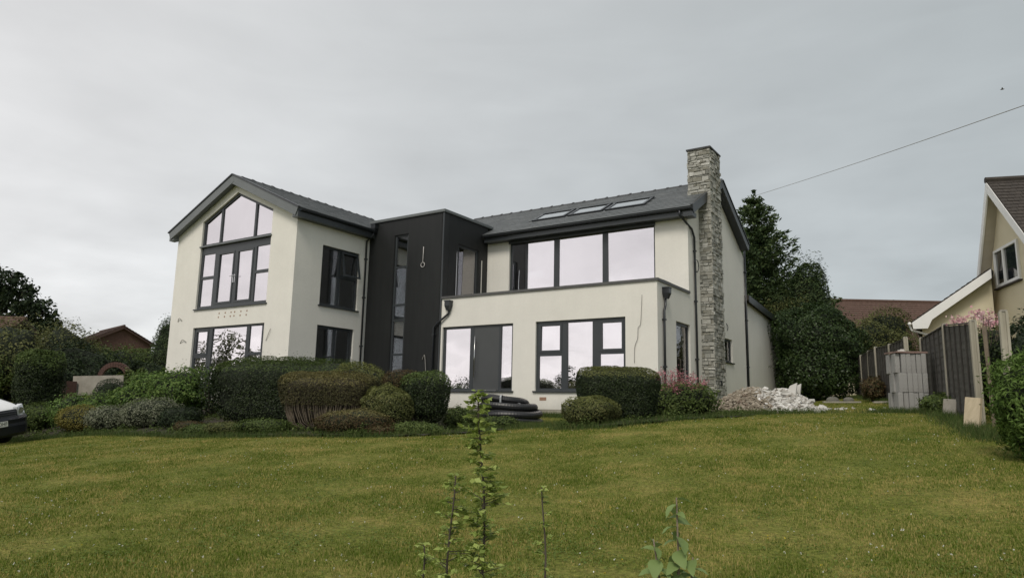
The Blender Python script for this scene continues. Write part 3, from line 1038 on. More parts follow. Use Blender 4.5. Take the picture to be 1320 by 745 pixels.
# ---- roofs
def slope_field(mb, o, along, up, n_len, s_len, gauge=0.215, w=0.30, th=0.012, holes=()):
    """courses of slates laid on a slope: o = eave corner, unit vectors along the eave and up the slope"""
    o, along, up = Vector(o), Vector(along), Vector(up)
    nrm = along.cross(up).normalized()
    if nrm.z < 0:
        nrm = -nrm
    rows = int(s_len / gauge) + 1
    for r in range(rows):
        s0 = r * gauge
        s1 = min(s0 + gauge * 1.35, s_len)
        if s1 - s0 < 0.03:
            continue
        a = -(w / 2 if r % 2 else 0.0)
        while a < n_len - 1e-3:
            a0, a1 = max(a, 0) + 0.002, min(a + w, n_len) - 0.002
            a += w
            if a1 - a0 < 0.03:
                continue
            am = (a0 + a1) / 2; sm = s0 + gauge * 0.5
            if any(h[0] - 0.02 < am < h[1] + 0.02 and h[2] - 0.02 < sm < h[3] + 0.02 for h in holes):
                continue
            lift = th * 1.1 + random.uniform(0, 0.004)
            j = random.uniform(-0.006, 0.006)
            q = []
            for k in (0, 1):
                q.append(o + along * a0 + up * (s0 + j) + nrm * (lift + k * th))
                q.append(o + along * a1 + up * (s0 + j) + nrm * (lift + k * th))
                q.append(o + along * a1 + up * s1 + nrm * (0.001 + k * th))
                q.append(o + along * a0 + up * s1 + nrm * (0.001 + k * th))
            mb.hexa(q)


def ridge_row(parent, start, direction, count, step, wing, drop, mat='ridge_tile', r=0.03):
    """separate angled ridge tiles, one mesh shared by all"""
    d = Vector(direction).normalized()
    side = d.cross(Vector((0, 0, 1))).normalized()
    mb = MB()
    t = 0.022
    for sgn in (-1, 1):
        p = []
        for a in (0.0, step - 0.012):
            for sc, dz in ((0.0, 0.03), (1.0, -drop + 0.03)):
                p.append(d * a + side * (sgn * wing * sc) + Vector((0, 0, dz)))
        lowr = [q - Vector((0, 0, t)) for q in p]
        mb.hexa([lowr[0], lowr[1], lowr[3], lowr[2], p[0], p[1], p[3], p[2]])
    for sgn in (-1, 1):   # raised collar where the next tile is bedded
        p = []
        for a in (step - 0.085, step - 0.002):
            for sc, dz in ((0.0, 0.052), (1.03, -drop + 0.05)):
                p.append(d * a + side * (sgn * wing * sc) + Vector((0, 0, dz)))
        lowr = [q - Vector((0, 0, 0.035)) for q in p]
        mb.hexa([lowr[0], lowr[1], lowr[3], lowr[2], p[0], p[1], p[3], p[2]])
    me = bpy.data.meshes.new('ridge_tile')
    me.from_pydata(mb.v, [], mb.f)
    fix_normals(me)
    me.materials.append(MATS[mat])
    for i in range(count):
        o = bpy.data.objects.new('ridge_tile', me)
        COL.objects.link(o)
        o.parent = parent
        o.location = Vector(start) + d * (step * i) + Vector((0, 0, random.uniform(-0.006, 0.006)))


# main roof (ridge along X). three rooflights in the front slope
X0, X1 = -14.5, 0.30
ca = 1 / math.sqrt(1 + MM * MM)
up_f = Vector((0, ca, MM * ca)); up_b = Vector((0, -ca, MM * ca))
slen = (RY - EY) / ca
s_lo, s_hi = (3.28 - EY) / ca, (4.17 - EY) / ca
lights = [(-6.28, -4.92), (-4.74, -3.40), (-3.22, -1.76)]
mb = MB()


def slope_box(mb, xa, xb, sa, sb, th0, th1, o=None, al=Vector((1, 0, 0)), up=up_f):
    o = Vector((0, EY, EZ)) if o is None else o
    nn = al.cross(up).normalized()
    if nn.z < 0:
        nn = -nn
    q = []
    for k in (th0, th1):
        for a, s in ((xa, sa), (xb, sa), (xb, sb), (xa, sb)):
            q.append(o + al * a + up * s + nn * k)
    mb.hexa(q)


slope_box(mb, X0, X1, 0, s_lo, -0.16, 0)
slope_box(mb, X0, X1, s_hi, slen, -0.16, 0)
for a, b in ((X0, lights[0][0]), (lights[0][1], lights[1][0]), (lights[1][1], lights[2][0]), (lights[2][1], X1)):
    slope_box(mb, a, b, s_lo, s_hi, -0.16, 0)
slope_box(mb, X0, X1, 0, slen, -0.16, 0, Vector((0, 2 * RY - EY, EZ)), Vector((1, 0, 0)), up_b)
main_roof = mb.build('roof', 'slate', house, label='long slate roof with three rooflights')
mb = MB()
slope_field(mb, (X0 + 2.5, EY, EZ), (1, 0, 0), up_f, X1 - X0 - 2.5, slen - 0.02,
            holes=[(lights[0][0] - X0 - 2.5 - 0.05, lights[2][1] - X0 - 2.5 + 0.05, s_lo - 0.05, s_hi + 0.05)])
mb.build('slates', 'slate', main_roof, kind='stuff')
ridge_row(main_roof, (-10.65, RY, RZ + 0.02), (1, 0, 0), 22, 0.4977, 0.13, 0.085)
for a, b in lights:
    fr = MB()
    w = 0.075
    slope_box(fr, a - 0.02, b + 0.02, s_lo - 0.02, s_lo + w, -0.10, 0.075)
    slope_box(fr, a - 0.02, b + 0.02, s_hi - w, s_hi + 0.03, -0.10, 0.085)
    slope_box(fr, a - 0.02, a + w, s_lo + w, s_hi - w, -0.10, 0.075)
    slope_box(fr, b - w, b + 0.02, s_lo + w, s_hi - w, -0.10, 0.075)
    fo = fr.build('rooflight', 'gutter_black', house)
    g = MB()
    slope_box(g, a + w - 0.005, b - w + 0.005, s_lo + w - 0.005, s_hi - w + 0.005, 0.035, 0.055)
    g.build('pane', 'glass_sky', fo)
# verge on the right-hand gable: split round the chimney
for up_, oy, rng_ in ((up_f, EY, ((0.0, (3.70 - EY) / ca), ((4.82 - EY) / ca, slen - 0.03))), (up_b, 2 * RY - EY, ((0.0, slen - 0.03),))):
    for sa, sb in rng_:
        v_ = MB()
        slope_box(v_, X1 - 0.03, X1 + (0.012 if oy < 4 else 0.016), sa, sb, -0.24, 0.035, Vector((0, oy, EZ)), Vector((1, 0, 0)), up_)
        v_.build('bargeboard', 'anthracite', main_roof)
        v_ = MB()
        slope_box(v_, X1 - 0.06, X1 + (0.04 if oy < 4 else 0.044), sa, sb, 0.036, 0.06, Vector((0, oy, EZ)), Vector((1, 0, 0)), up_)
        v_.build('verge_cap', 'gutter_black', main_roof)
        v_ = MB()
        slope_box(v_, 0.001, X1 - 0.031, sa, sb, -0.20, -0.165, Vector((0, oy, EZ)), Vector((1, 0, 0)), up_)
        v_.build('soffit', 'gutter_black', main_roof)
mb = MB()    # boxed eaves end of the verge
R0.rect(mb, EY - 0.0, 2.634, 5.56, 5.70, 0.002, 0.295)
mb.build('eaves_box', 'anthracite', main_roof)
# eaves: fascia, soffit, gutter
mb = MB()
mb.box(XW + 0.06, X1 - 0.03, EY + 0.045, EY + 0.075, 5.60, 5.83)
mb.box(XW + 0.06, 0.0, EY + 0.076, 2.634, 5.60, 5.625)
mb.build('fascia', 'anthracite', main_roof)


def gutter(name, a, b, r=0.062, parent=None):
    a, b = Vector(a), Vector(b)
    d = (b - a).normalized()
    s = d.cross(Vector((0, 0, 1))).normalized()
    mb = MB()
    n = 9
    prof = [(math.cos(math.pi + math.pi * i / n), math.sin(math.pi + math.pi * i / n)) for i in range(n + 1)]
    for e in (a, b):
        for k in (1.0, 0.88):
            for (c_, s_) in prof:
                mb.v.append(tuple(e + s * (c_ * r * k) + Vector((0, 0, s_ * r * k * 1.1))))
    m = n + 1
    for i in range(n):
        mb.f.append((i, i + 1, 2 * m + i + 1, 2 * m + i))
        mb.f.append((m + i, m + i + 1, 3 * m + i + 1, 3 * m + i))
        mb.f.append((i, i + 1, m + i + 1, m + i))
        mb.f.append((2 * m + i, 2 * m + i + 1, 3 * m + i + 1, 3 * m + i))
    for e0 in (0, n):
        mb.f.append((e0, m + e0, 3 * m + e0, 2 * m + e0))
    L_ = (b - a).length
    for i in range(int(L_ / 0.9) + 1):
        c = a + d * min(0.1 + i * 0.9, L_ - 0.05)
        mb.obox(c + Vector((0, 0, -r * 0.95)) , 0.03, 0.03, 0.03)
    return mb.build(name, 'gutter_black', parent, smooth=False)


gutter('gutter', (XW + 0.02, EY - 0.02, 5.83), (X1 + 0.0, EY - 0.02, 5.83), parent=house)
gutter('gutter', (-11.17, -3.60, 5.93), (-11.17, 0.0, 5.93), parent=house)
gutter('gutter', (X1 + 0.0, 2 * RY - EY + 0.02, 5.83), (X0 + 4, 2 * RY - EY + 0.02, 5.83), parent=house)

# gable block roof (ridge along Y)
cg = 1 / math.sqrt(1 + MG * MG)
Y0, Y1 = -3.70, 8.9
for sgn in (1, -1):
    ex = RIDGE_X + sgn * (RIDGE_X + 18.768)
    upv = Vector((-sgn * cg, 0, MG * cg))
    sl_ = (RIDGE_X + 18.768) / cg
    o = Vector((ex, 0, EAVE_Z))
    mb = MB()
    slope_box(mb, Y0 + 0.03, Y1, 0, sl_, -0.18, 0, o, Vector((0, 1, 0)), upv)
    if sgn == 1:
        gable_roof = mb.build('roof', 'slate', house, label='slate roof over the front gable')
        f = MB()
        slope_field(f, (ex, Y0 + 0.03, EAVE_Z), (0, 1, 0), upv, Y1 - Y0 - 0.03, sl_ - 0.02)
        f.build('slates', 'slate', gable_roof, kind='stuff')
    else:
        mb.build('roof_slope', 'slate', gable_roof)
    b = MB()
    slope_box(b, Y0 - 0.002 - (0.005 if sgn == -1 else 0.0), Y0 + 0.028 + (0.005 if sgn == -1 else 0.0), -0.02, sl_ + (0.0 if sgn == 1 else 0.002), -0.30, 0.0, o, Vector((0, 1, 0)), upv)
    b.build('bargeboard', 'anthracite_fascia', gable_roof)
    b = MB()
    slope_box(b, Y0 - 0.035 - (0.004 if sgn == -1 else 0.0), Y0 + 0.06, -0.05, sl_, 0.002, 0.05, o, Vector((0, 1, 0)), upv)
    b.build('verge_cap', 'gutter_black', gable_roof)
    b = MB()
    slope_box(b, Y0 + 0.03, -3.447, 0.02, sl_, -0.25, -0.19, o, Vector((0, 1, 0)), upv)
    b.build('soffit', 'anthracite_fascia', gable_roof)
ridge_row(gable_roof, (RIDGE_X, Y0 + 0.02, RIDGE_Z + 0.02), (0, 1, 0), 16, 0.45, 0.13, 0.075)
mb = MB()
mb.box(-11.245, -11.215, -3.67, 0.0, 5.66, 5.93)
mb.box(-11.489, -11.246, -3.67, 0.0, 5.66, 5.68)
mb.build('fascia', 'anthracite', gable_roof)
mb = MB()    # boxed eaves ends on the gable corners
FG.rect(mb, -11.50, -11.216, 5.655, 5.90, 0.001, 0.222)
mb.build('eaves_box', 'anthracite_fascia', gable_roof)
mb = MB()
FG.rect(mb, -18.77, -18.49, 5.655, 5.90, 0.001, 0.222)
mb.build('eaves_box', 'anthracite_fascia', gable_roof)
# lean-to roof at the back
mb = MB()
R0.slab(mb, 8.86, 14.42, 3.80, 3.34, 3.99, 3.53, -6.0, 0.16)
lean = mb.build('roof', 'roof_dark', house, label='shallow lean-to roof at the rear')
mb = MB()
R0.slab(mb, 8.86, 14.44, 3.72, 3.26, 3.98, 3.52, 0.161, 0.19)
mb.build('bargeboard', 'gutter_black', lean)
gutter('gutter', (0.2, 14.50, 3.42), (-5.0, 14.50, 3.42), parent=lean)


# ---- chimney: mortar core, single rough stones all round, slate capping
def chimney():
    xa, xb, ya, yb, z0, z1 = -0.35, 0.424, 3.722, 4.801, -0.9, 8.26
    core = MB()
    core.box(xa + 0.03, xb - 0.03, ya + 0.03, yb - 0.03, z0, z1)
    c = core.build('chimney', 'mortar', house)
    st = MB()

    def stones(fixed, sgn, a0, a1, axis, zs):
        z = zs
        while z < z1 - 0.02:
            h = min(random.choice((0.06, 0.085, 0.10, 0.12, 0.15)), z1 - z)
            a = a0 - random.uniform(0, 0.12)
            while a < a1 - 0.005:
                L_ = random.choice((0.10, 0.15, 0.19, 0.24, 0.30))
                s, e = max(a, a0), min(a + L_, a1)
                a += L_
                if e - s < 0.03:
                    continue
                hh = h
                d = random.uniform(0.0, 0.045)
                if d > 0.03:
                    hh = h * random.uniform(0.8, 1.0)
                g = 0.006
                jit = lambda: random.uniform(-0.008, 0.008)
                q = []
                for dep in (0.0, 1.0):
                    for (u, zz) in ((s + g, z + g), (e - g, z + g), (e - g, z + hh - g), (s + g, z + hh - g)):
                        dd = sgn * (d + jit() - 0.012) if dep else -sgn * 0.05
                        uu, zv = (u + jit(), zz + jit()) if dep else (u, zz)
                        q.append((uu, fixed + dd, zv) if axis == 'y' else (fixed + dd, uu, zv))
                st.hexa(q)
            z += h
    stones(ya, -1, xa, xb, 'y', z0 + 0.2)
    stones(xb, 1, ya, yb, 'x', z0 + 0.2)
    stones(xa, -1, ya, yb, 'x', 6.4)
    stones(yb, 1, xa, xb, 'y', 6.0)
    st.build('stone_cladding', 'stone', c, kind='stuff')
    cap = MB()
    cap.box(xa - 0.035, xb + 0.035, ya - 0.035, yb + 0.035, z1 + 0.004, z1 + 0.055)
    cap.build('capping', 'ridge_tile', c)
    v = MB()
    R0.rect(v, 4.18, 4.30, 0.32, 0.48, 0.424, 0.46)
    v.build('vent_grille', 'gutter_black', c)


chimney()


# ---- rainwater pipes
def pipe(pts, r=0.036, clips=(), cdir=(0, 0.04, 0)):
    mb = MB()
    mb.tube(pts, r, 10)
    o = mb.build('downpipe', 'gutter_black', house, smooth=True)
    for p in clips:
        c = MB()
        c.obox(p, 0.10, 0.10, 0.045)
        c.build('pipe_clip', 'gutter_black', o)
    return o


pipe([(-0.12, EY - 0.02, 5.77), (-0.12, EY - 0.0, 5.62), (0.055, 2.85, 5.28), (0.055, 3.08, 5.05), (0.055, 3.10, 3.3), (0.055, 3.13, -0.9)], clips=[(0.055, 3.10, z) for z in (4.6, 2.95, 1.1)])
pipe([(0.055, 8.87, 5.74), (0.055, 8.87, -0.5)], clips=[(0.055, 8.87, z) for z in (4.9, 3.0, 1.2)])
pipe([(-11.17, -0.16, 5.87), (-11.18, -0.18, 5.72), (-11.435, -0.22, 5.55), (-11.435, -0.22, -0.9)], clips=[(-11.435, -0.22, z) for z in (4.85, 3.4, 1.6)])
pipe([(0.06, 0.47, 2.66), (0.055, 0.47, 2.45), (0.055, 0.38, 2.30), (0.055, 0.38, -0.85)], clips=[(0.055, 0.38, z) for z in (2.05, 0.7)])
pipe([(-7.50, -0.055, 2.72), (-7.52, -0.055, 2.60), (-7.98, -0.09, 2.28), (-8.12, -0.09, 2.16), (-8.12, -0.09, -0.9)], clips=[(-8.12, -0.09, z) for z in (1.9, 0.5)])


def hopper(c, axis):
    mb = MB()
    x, y, z = c
    w = 0.11
    top_ = [(x - w, y - w * 0.8, z + 0.16), (x + w, y - w * 0.8, z + 0.16), (x + w, y + w * 0.8, z + 0.16), (x - w, y + w * 0.8, z + 0.16)]
    k = 0.45
    bot = [(x - w * k, y - w * k, z - 0.16), (x + w * k, y - w * k, z - 0.16), (x + w * k, y + w * k, z - 0.16), (x - w * k, y + w * k, z - 0.16)]
    mid = [(x - w, y - w * 0.8, z), (x + w, y - w * 0.8, z), (x + w, y + w * 0.8, z), (x - w, y + w * 0.8, z)]
    mb.hexa(bot + mid)
    mb.hexa(mid + top_)
    mb.obox((x, y, z + 0.165), 2 * w + 0.03, 1.6 * w + 0.03, 0.03)
    o = mb.build('rain_hopper', 'gutter_black', house)


hopper((0.10, 0.47, 2.82), 'x')
hopper((-7.50, -0.10, 2.86), 'y')
mb = MB()
mb.tube([(-7.69, -0.03, 2.86), (-7.60, -0.12, 2.86), (-7.60, -0.12, 2.80)], 0.035, 8)
mb.build('overflow_pipe', 'steel', house)
mb = MB()
hopper((-11.17, -0.12, 6.02), 'y')

# ---- small things on the walls
air = MB()
F0.rect(air, -3.87, -3.63, -0.29, -0.19, -0.02, 0.006)
air.build('air_brick', 'terracotta', house)
air = MB()
F0.rect(air, -5.74, -5.50, -0.29, -0.19, -0.02, 0.006)
air.build('air_brick', 'terracotta', house)
for i, xx in enumerate((-15.46, -15.10, -14.76, -14.55, -14.20, -13.86)):
    for zz in (2.50, 2.64):
        h_ = MB()
        h_.tube([(xx + (zz - 2.5) * 0.2, -3.43, zz), (xx + (zz - 2.5) * 0.2, -3.449, zz)], 0.034, 10)
        h_.build('wall_hole', 'terracotta', house)


def cable(pts, r, mat, parent=house):
    mb = MB()
    mb.tube(pts, r, 6)
    return mb.build('loose_cable', mat, parent, smooth=True)


def sag(pts):
    P = [Vector(p) for p in pts]
    out_ = []
    for i in range(len(P) - 1):
        p0, p1, p2, p3 = P[max(i - 1, 0)], P[i], P[i + 1], P[min(i + 2, len(P) - 1)]
        for k in range(6):
            t = k / 6
            out_.append(0.5 * ((2 * p1) + (p2 - p0) * t + (2 * p0 - 5 * p1 + 4 * p2 - p3) * t * t + (3 * p1 - p0 - 3 * p2 + p3) * t ** 3))
    out_.append(P[-1])
    return out_


cable(sag([(-0.46, -0.012, 2.75), (-0.50, -0.03, 1.95), (-0.58, -0.03, 1.80), (-0.60, -0.03, 1.5), (-0.69, -0.03, 1.25), (-0.71, -0.02, 0.8)]), 0.008, 'cable_grey')
ring = [(-8.77 + 0.085 * math.cos(t), -0.055, 4.42 + 0.085 * math.sin(t)) for t in np.linspace(0.5 * math.pi, 2.6 * math.pi, 18)]
cable([(-8.78, -0.035, 5.08), (-8.77, -0.05, 4.8)] + ring, 0.012, 'cable_white')
cable(sag([(-8.62, -0.04, 1.05), (-8.50, -0.07, 1.2), (-8.42, -0.08, 0.7), (-8.40, -0.08, 0.2), (-8.5, -0.06, -0.2)]), 0.014, 'cable_grey')
cable(sag([(0.02, 3.30, 4.95), (0.08, 3.42, 5.02), (0.10, 3.52, 5.0), (0.14, 3.64, 5.10)]), 0.012, 'cable_white')
cable(sag([(0.05, 3.08, 4.1), (0.09, 3.0, 4.25), (0.10, 3.2, 4.3), (0.10, 3.32, 4.1), (0.09, 3.2, 3.92), (0.08, 3.05, 3.95)]), 0.014, 'gutter_black')
for (xx, zz, k) in ((-17.85, 2.53, 0.14), (-17.5, 1.70, 0.2)):
    cable(sag([(xx - k, -3.45, zz - 0.08), (xx, -3.50, zz + 0.05), (xx + k, -3.47, zz - 0.04)]), 0.012, 'cable_grey')
cable(sag([(-12.66, -3.46, 1.55), (-12.5, -3.49, 1.8), (-12.45, -3.47, 1.95)]), 0.009, 'cable_grey')
cable(sag([(0.0, 6.42, 2.62), (0.05, 6.44, 2.5), (0.03, 6.46, 2.36)]), 0.014, 'gutter_black')


# ------------------------------------------------------------------ plants
def lumps(seed, k=9):
    r = np.random.default_rng(seed)
    W = r.normal(size=(k, 3)) * r.uniform(1.5, 6.0, (k, 1))
    ph = r.uniform(0, 6.28, k)
    am = 1.0 / np.linalg.norm(W, axis=1)
    am /= am.sum()
    return lambda D: (np.sin(D @ W.T + ph) * am).sum(1)


def super_r(D, R, n):
    return 1.0 / (np.sum(np.abs(D / R) ** n, axis=1) ** (1.0 / n) + 1e-9)


def bush(name, label, cat, x, y, rx, ry, ztop, mat, leaves=6000, leaf=0.045, n=2.4, rot=0.0, lump=0.12, taper=0.0, z0=None, depth=0.35,
         core=True, group=None, asp=0.55, upb=0.55, stems=5, bare=0.0, shoots=0.0, seed=None, parent=None, low=0.0, part='foliage', corek=0.80, jit=0.55, topmat=None, tilt=0.0, topz=0.5):
    """a shrub: short stems, a dark solid core and thousands of leaves through the outer shell of an uneven volume"""
    g = gz(x, y) if z0 is None else z0
    seed = seed if seed is not None else int(abs(x * 131 + y * 917)) + leaves
    r = np.random.default_rng(seed)
    lf = lumps(seed)
    lf2 = lumps(seed + 1, 14)
    rough = lump * 0.55
    zb = g + low
    rz = max((ztop - zb) / 2, 0.05)
    C = np.array([x, y, zb + rz])
    R = np.array([rx, ry, rz])
    rotm = np.array([[math.cos(rot), -math.sin(rot), 0], [math.sin(rot), math.cos(rot), 0], [0, 0, 1]])

    def shape(D, k):
        q = D * (super_r(D, R, n) * (1 + lump * 1.6 * lf(D * 1.5) + rough * 2.0 * lf2(D * 5.0)) * k)[:, None]
        t = np.clip((q[:, 2] + rz) / (2 * rz), 0, 1.2)
        q[:, :2] *= (1 - taper * (1 - t))[:, None]
        q[:, 2] += tilt * q[:, 1] * t
        return q
    root = parent or thing(name, label, cat, (x, y, g), group)
    m = int(leaves * 1.35)
    D = r.normal(size=(m, 3)) * R
    D /= np.linalg.norm(D, axis=1, keepdims=True)
    k = 1 - depth * r.random(m) ** 2.2
    k += np.where(r.random(m) < shoots, r.random(m) * 0.22, 0)
    Q = shape(D, k)
    G = np.sign(D) * np.abs(D / R) ** (n - 1)
    G /= np.linalg.norm(G, axis=1, keepdims=True)
    t = (Q[:, 2] + rz) / (2 * rz)
    keep = np.ones(m, bool)
    if bare > 0:
        keep &= (t > bare) | (r.random(m) < 0.10 * (t / bare) ** 2)
    keep &= r.random(m) < np.clip(0.35 + t * 2.2, 0.3, 1)
    # patchy gaps
    gap = lf(D * 3.1 + 5.0)
    keep &= (gap > -0.34) | (r.random(m) < 0.45)
    Q, G = Q[keep][:leaves], G[keep][:leaves]
    P = Q @ rotm.T + C
    Nn = G @ rotm.T + r.normal(size=G.shape) * jit + np.array([0, 0, upb])
    P[:, 2] = np.maximum(P[:, 2], ground(P[:, 0], P[:, 1]) + 0.01) if z0 is None else P[:, 2]
    sz = leaf * r.uniform(0.6, 1.35, len(P))
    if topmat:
        # upward-facing leaves get a lighter material: light on the top put into colour
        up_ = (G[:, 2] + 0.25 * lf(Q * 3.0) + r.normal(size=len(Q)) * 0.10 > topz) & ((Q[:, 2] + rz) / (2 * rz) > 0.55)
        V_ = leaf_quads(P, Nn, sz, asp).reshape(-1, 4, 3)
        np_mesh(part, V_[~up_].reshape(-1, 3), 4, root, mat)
        np_mesh('lit_top_leaves', V_[up_].reshape(-1, 3), 4, root, topmat)
    else:
        np_mesh(part, leaf_quads(P, Nn, sz, asp), 4, root, mat)
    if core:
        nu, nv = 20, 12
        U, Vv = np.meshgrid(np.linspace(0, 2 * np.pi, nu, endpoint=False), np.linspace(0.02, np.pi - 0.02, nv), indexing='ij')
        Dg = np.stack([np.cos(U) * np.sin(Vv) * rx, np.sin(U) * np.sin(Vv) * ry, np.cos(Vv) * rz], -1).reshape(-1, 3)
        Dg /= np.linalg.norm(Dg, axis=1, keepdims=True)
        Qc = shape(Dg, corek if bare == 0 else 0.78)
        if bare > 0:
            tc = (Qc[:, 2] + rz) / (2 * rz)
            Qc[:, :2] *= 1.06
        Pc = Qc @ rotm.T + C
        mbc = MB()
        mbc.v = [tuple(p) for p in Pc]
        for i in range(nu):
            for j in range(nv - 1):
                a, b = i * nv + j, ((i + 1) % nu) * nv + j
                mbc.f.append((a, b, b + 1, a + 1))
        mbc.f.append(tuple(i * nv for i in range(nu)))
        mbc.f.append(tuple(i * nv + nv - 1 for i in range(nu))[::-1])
        mbc.build('dark_core', 'core_green' if bare == 0 else 'twigs', root, smooth=True)  # closed solid filling the shrub, inner shade put into its dark colour
    if bare > 0:
        # many thin bare stems fanning up over the dark inside
        mb = MB()
        for i in range(stems):
            a = 2 * math.pi * (i + r.random()) / stems
            path = []
            lean = r.normal() * 0.05
            for tz_ in (-0.98, -0.6, -0.2, 0.2):
                dd = np.array([[math.cos(a + lean * tz_) * rx, math.sin(a + lean * tz_) * ry, tz_ * rz * 1.1]])
                dd /= np.linalg.norm(dd)
                path.append(shape(dd, 0.93 - 0.04 * (tz_ + 1) + r.normal() * 0.01)[0] @ rotm.T + C)
            mb.tube(path, [0.014, 0.012, 0.009, 0.006], 4, caps=False)
        mb.build('stems', 'bark_pale', root, kind='stuff')
    elif stems:
        mb = MB()
        for i in range(stems):
            a = 2 * math.pi * (i + r.random()) / stems
            rr = 0.25 + 0.75 * r.random()
            tip = np.array([math.cos(a) * rx * rr * 0.85, math.sin(a) * ry * rr * 0.85, 0]) @ rotm.T
            tz = zb + rz * (1.0 + 0.5 * r.random())
            b0 = np.array([x, y, g - 0.05]) + tip * 0.25 * (1 if bare == 0 else 1.3)
            mid = np.array([x, y, (g + tz) / 2]) + tip * 0.65
            e = np.array([x, y, tz]) + tip
            w = max(rx, ry) * 0.022
            mb.tube([b0, mid, e], [w * 1.2, w * 0.9, w * 0.4], 5)
        mb.build('stems', 'bark' if bare == 0 else 'bark_pale', root, smooth=True)
    return root


def tree(name, label, cat, x, y, g, trunk_h, blobs, mat, leaf=0.12, per=1500, tr=0.18, group=None, bark='bark', seed=1, gap=-0.2, twig=True):
    """broadleaf tree: tapered trunk, a limb to every clump of the crown, leaves in each clump with gaps between"""
    r = np.random.default_rng(seed)
    root = thing(name, label, cat, (x, y, g), group)
    base = np.array([x, y, g])
    fork = base + np.array([r.normal() * 0.15, r.normal() * 0.15, trunk_h])
    mb = MB()
    mb.tube([base - [0, 0, 0.3], base + (fork - base) * 0.5 + r.normal(size=3) * [0.06, 0.06, 0], fork], [tr * 1.25, tr, tr * 0.8], 9)
    mb.build('trunk', bark, root, smooth=True)
    mb = MB()
    L, NN = [], []
    for (bx, by, bz, br) in blobs:
        c = base + np.array([bx, by, bz])
        mid = fork + (c - fork) * 0.5 + r.normal(size=3) * 0.25 + np.array([0, 0, 0.15])
        mb.tube([fork, mid, c], [tr * 0.5, tr * 0.3, tr * 0.1], 6)
        for _ in range(6):
            e = c + r.normal(size=3) * br * 0.5
            mb.tube([mid + (c - mid) * 0.6, e], [tr * 0.14, tr * 0.05], 4)
        lf = lumps(int(1000 * abs(bx) + 77 * abs(by) + seed + 13 * bz))
        m = int(per * br ** 2 * 1.5)
        D = r.normal(size=(m, 3)); D /= np.linalg.norm(D, axis=1, keepdims=True)
        rad = br * (1 + 0.35 * lf(D * 1.8)) * (r.random(m) ** 0.45)
        rad *= np.where(r.random(m) < 0.06, 1.2, 1.0)
        Q = D * rad[:, None] * [1, 1, 0.8]
        ok = (lf(Q / br * 4.0 + 3.0) > gap) | (r.random(m) < 0.15)
        L.append(c + Q[ok]); NN.append(D[ok] + r.normal(size=(ok.sum(), 3)) * 0.8 + [0, 0, 0.4])
    mb.build('limbs', bark, root, smooth=True)
    P, Nn = np.concatenate(L), np.concatenate(NN)
    np_mesh('crown', leaf_quads(P, Nn, leaf * r.uniform(0.6, 1.4, len(P)), 0.6), 4, root, mat)
    return root


def conifer(name, label, x, y, g, h, w, mat, whorls=16, seed=3, leaf=0.16, sprig=26, upturn=0.35, top_gap=True, cat='tree', start=0.06):
    """spruce-like: straight stem, whorls of boughs, sprigs of needles along every bough"""
    r = np.random.default_rng(seed)
    root = thing(name, label, cat, (x, y, g))
    mb = MB()
    mb.tube([(x, y, g - 0.3), (x + 0.05, y, g + h * 0.5), (x, y, g + h * 0.99)], [h * 0.022, h * 0.013, 0.015], 8)
    mb.build('trunk', 'bark', root, smooth=True)
    mb = MB()
    P, Nn, TT = [], [], []
    for i in range(whorls):
        f = start + (1 - start) * (i + r.uniform(-0.3, 0.3)) / whorls if i else start
        z = g + h * f
        L = w * (1 - f) ** 0.75 * r.uniform(0.75, 1.15) + 0.12
        nb = 7 if f < 0.8 else 5
        a0 = r.random() * 6.28
        for k in range(nb):
            a = a0 + 2 * math.pi * k / nb + r.normal() * 0.2
            l = L * r.uniform(0.6, 1.12)
            d = np.array([math.cos(a), math.sin(a), 0])
            p0 = np.array([x, y, z])
            p1 = p0 + d * l * 0.55 + [0, 0, -0.06 * l]
            p2 = p0 + d * l + [0, 0, upturn * l]
            mb.tube([p0, p1, p2], [0.03, 0.018, 0.006], 4)
            m = int(sprig * (0.5 + l))
            t = r.uniform(0.12, 1.05, m)
            q = np.where(t[:, None] < 0.55, p0 + (p1 - p0) * (t / 0.55)[:, None], p1 + (p2 - p1) * ((t - 0.55) / 0.45)[:, None])
            spread = 0.10 + 0.22 * l * (1 - t) * 0.6
            q = q + r.normal(size=(m, 3)) * np.stack([spread, spread, spread * 0.45], -1)
            P.append(q)
            Nn.append(r.normal(size=(m, 3)) * 0.7 + [0, 0, 0.8])
            TT.append(d + r.normal(size=(m, 3)) * 0.5 + [0, 0, 0.35])
    # leading shoot
    m = 40
    q = np.stack([x + r.normal(0, 0.06, m), y + r.normal(0, 0.06, m), g + h * r.uniform(0.95, 1.03, m)], -1)
    P.append(q); Nn.append(r.normal(size=(m, 3))); TT.append(r.normal(size=(m, 3)) * 0.6 + [0, 0, 1])
    mb.build('boughs', 'bark', root)
    P, Nn, TT = np.concatenate(P), np.concatenate(Nn), np.concatenate(TT)
    np_mesh('needles', leaf_quads(P, Nn, leaf * r.uniform(0.6, 1.3, len(P)), 0.38, 0.05, TT), 4, root, mat)
    return root


YAW = 0.588
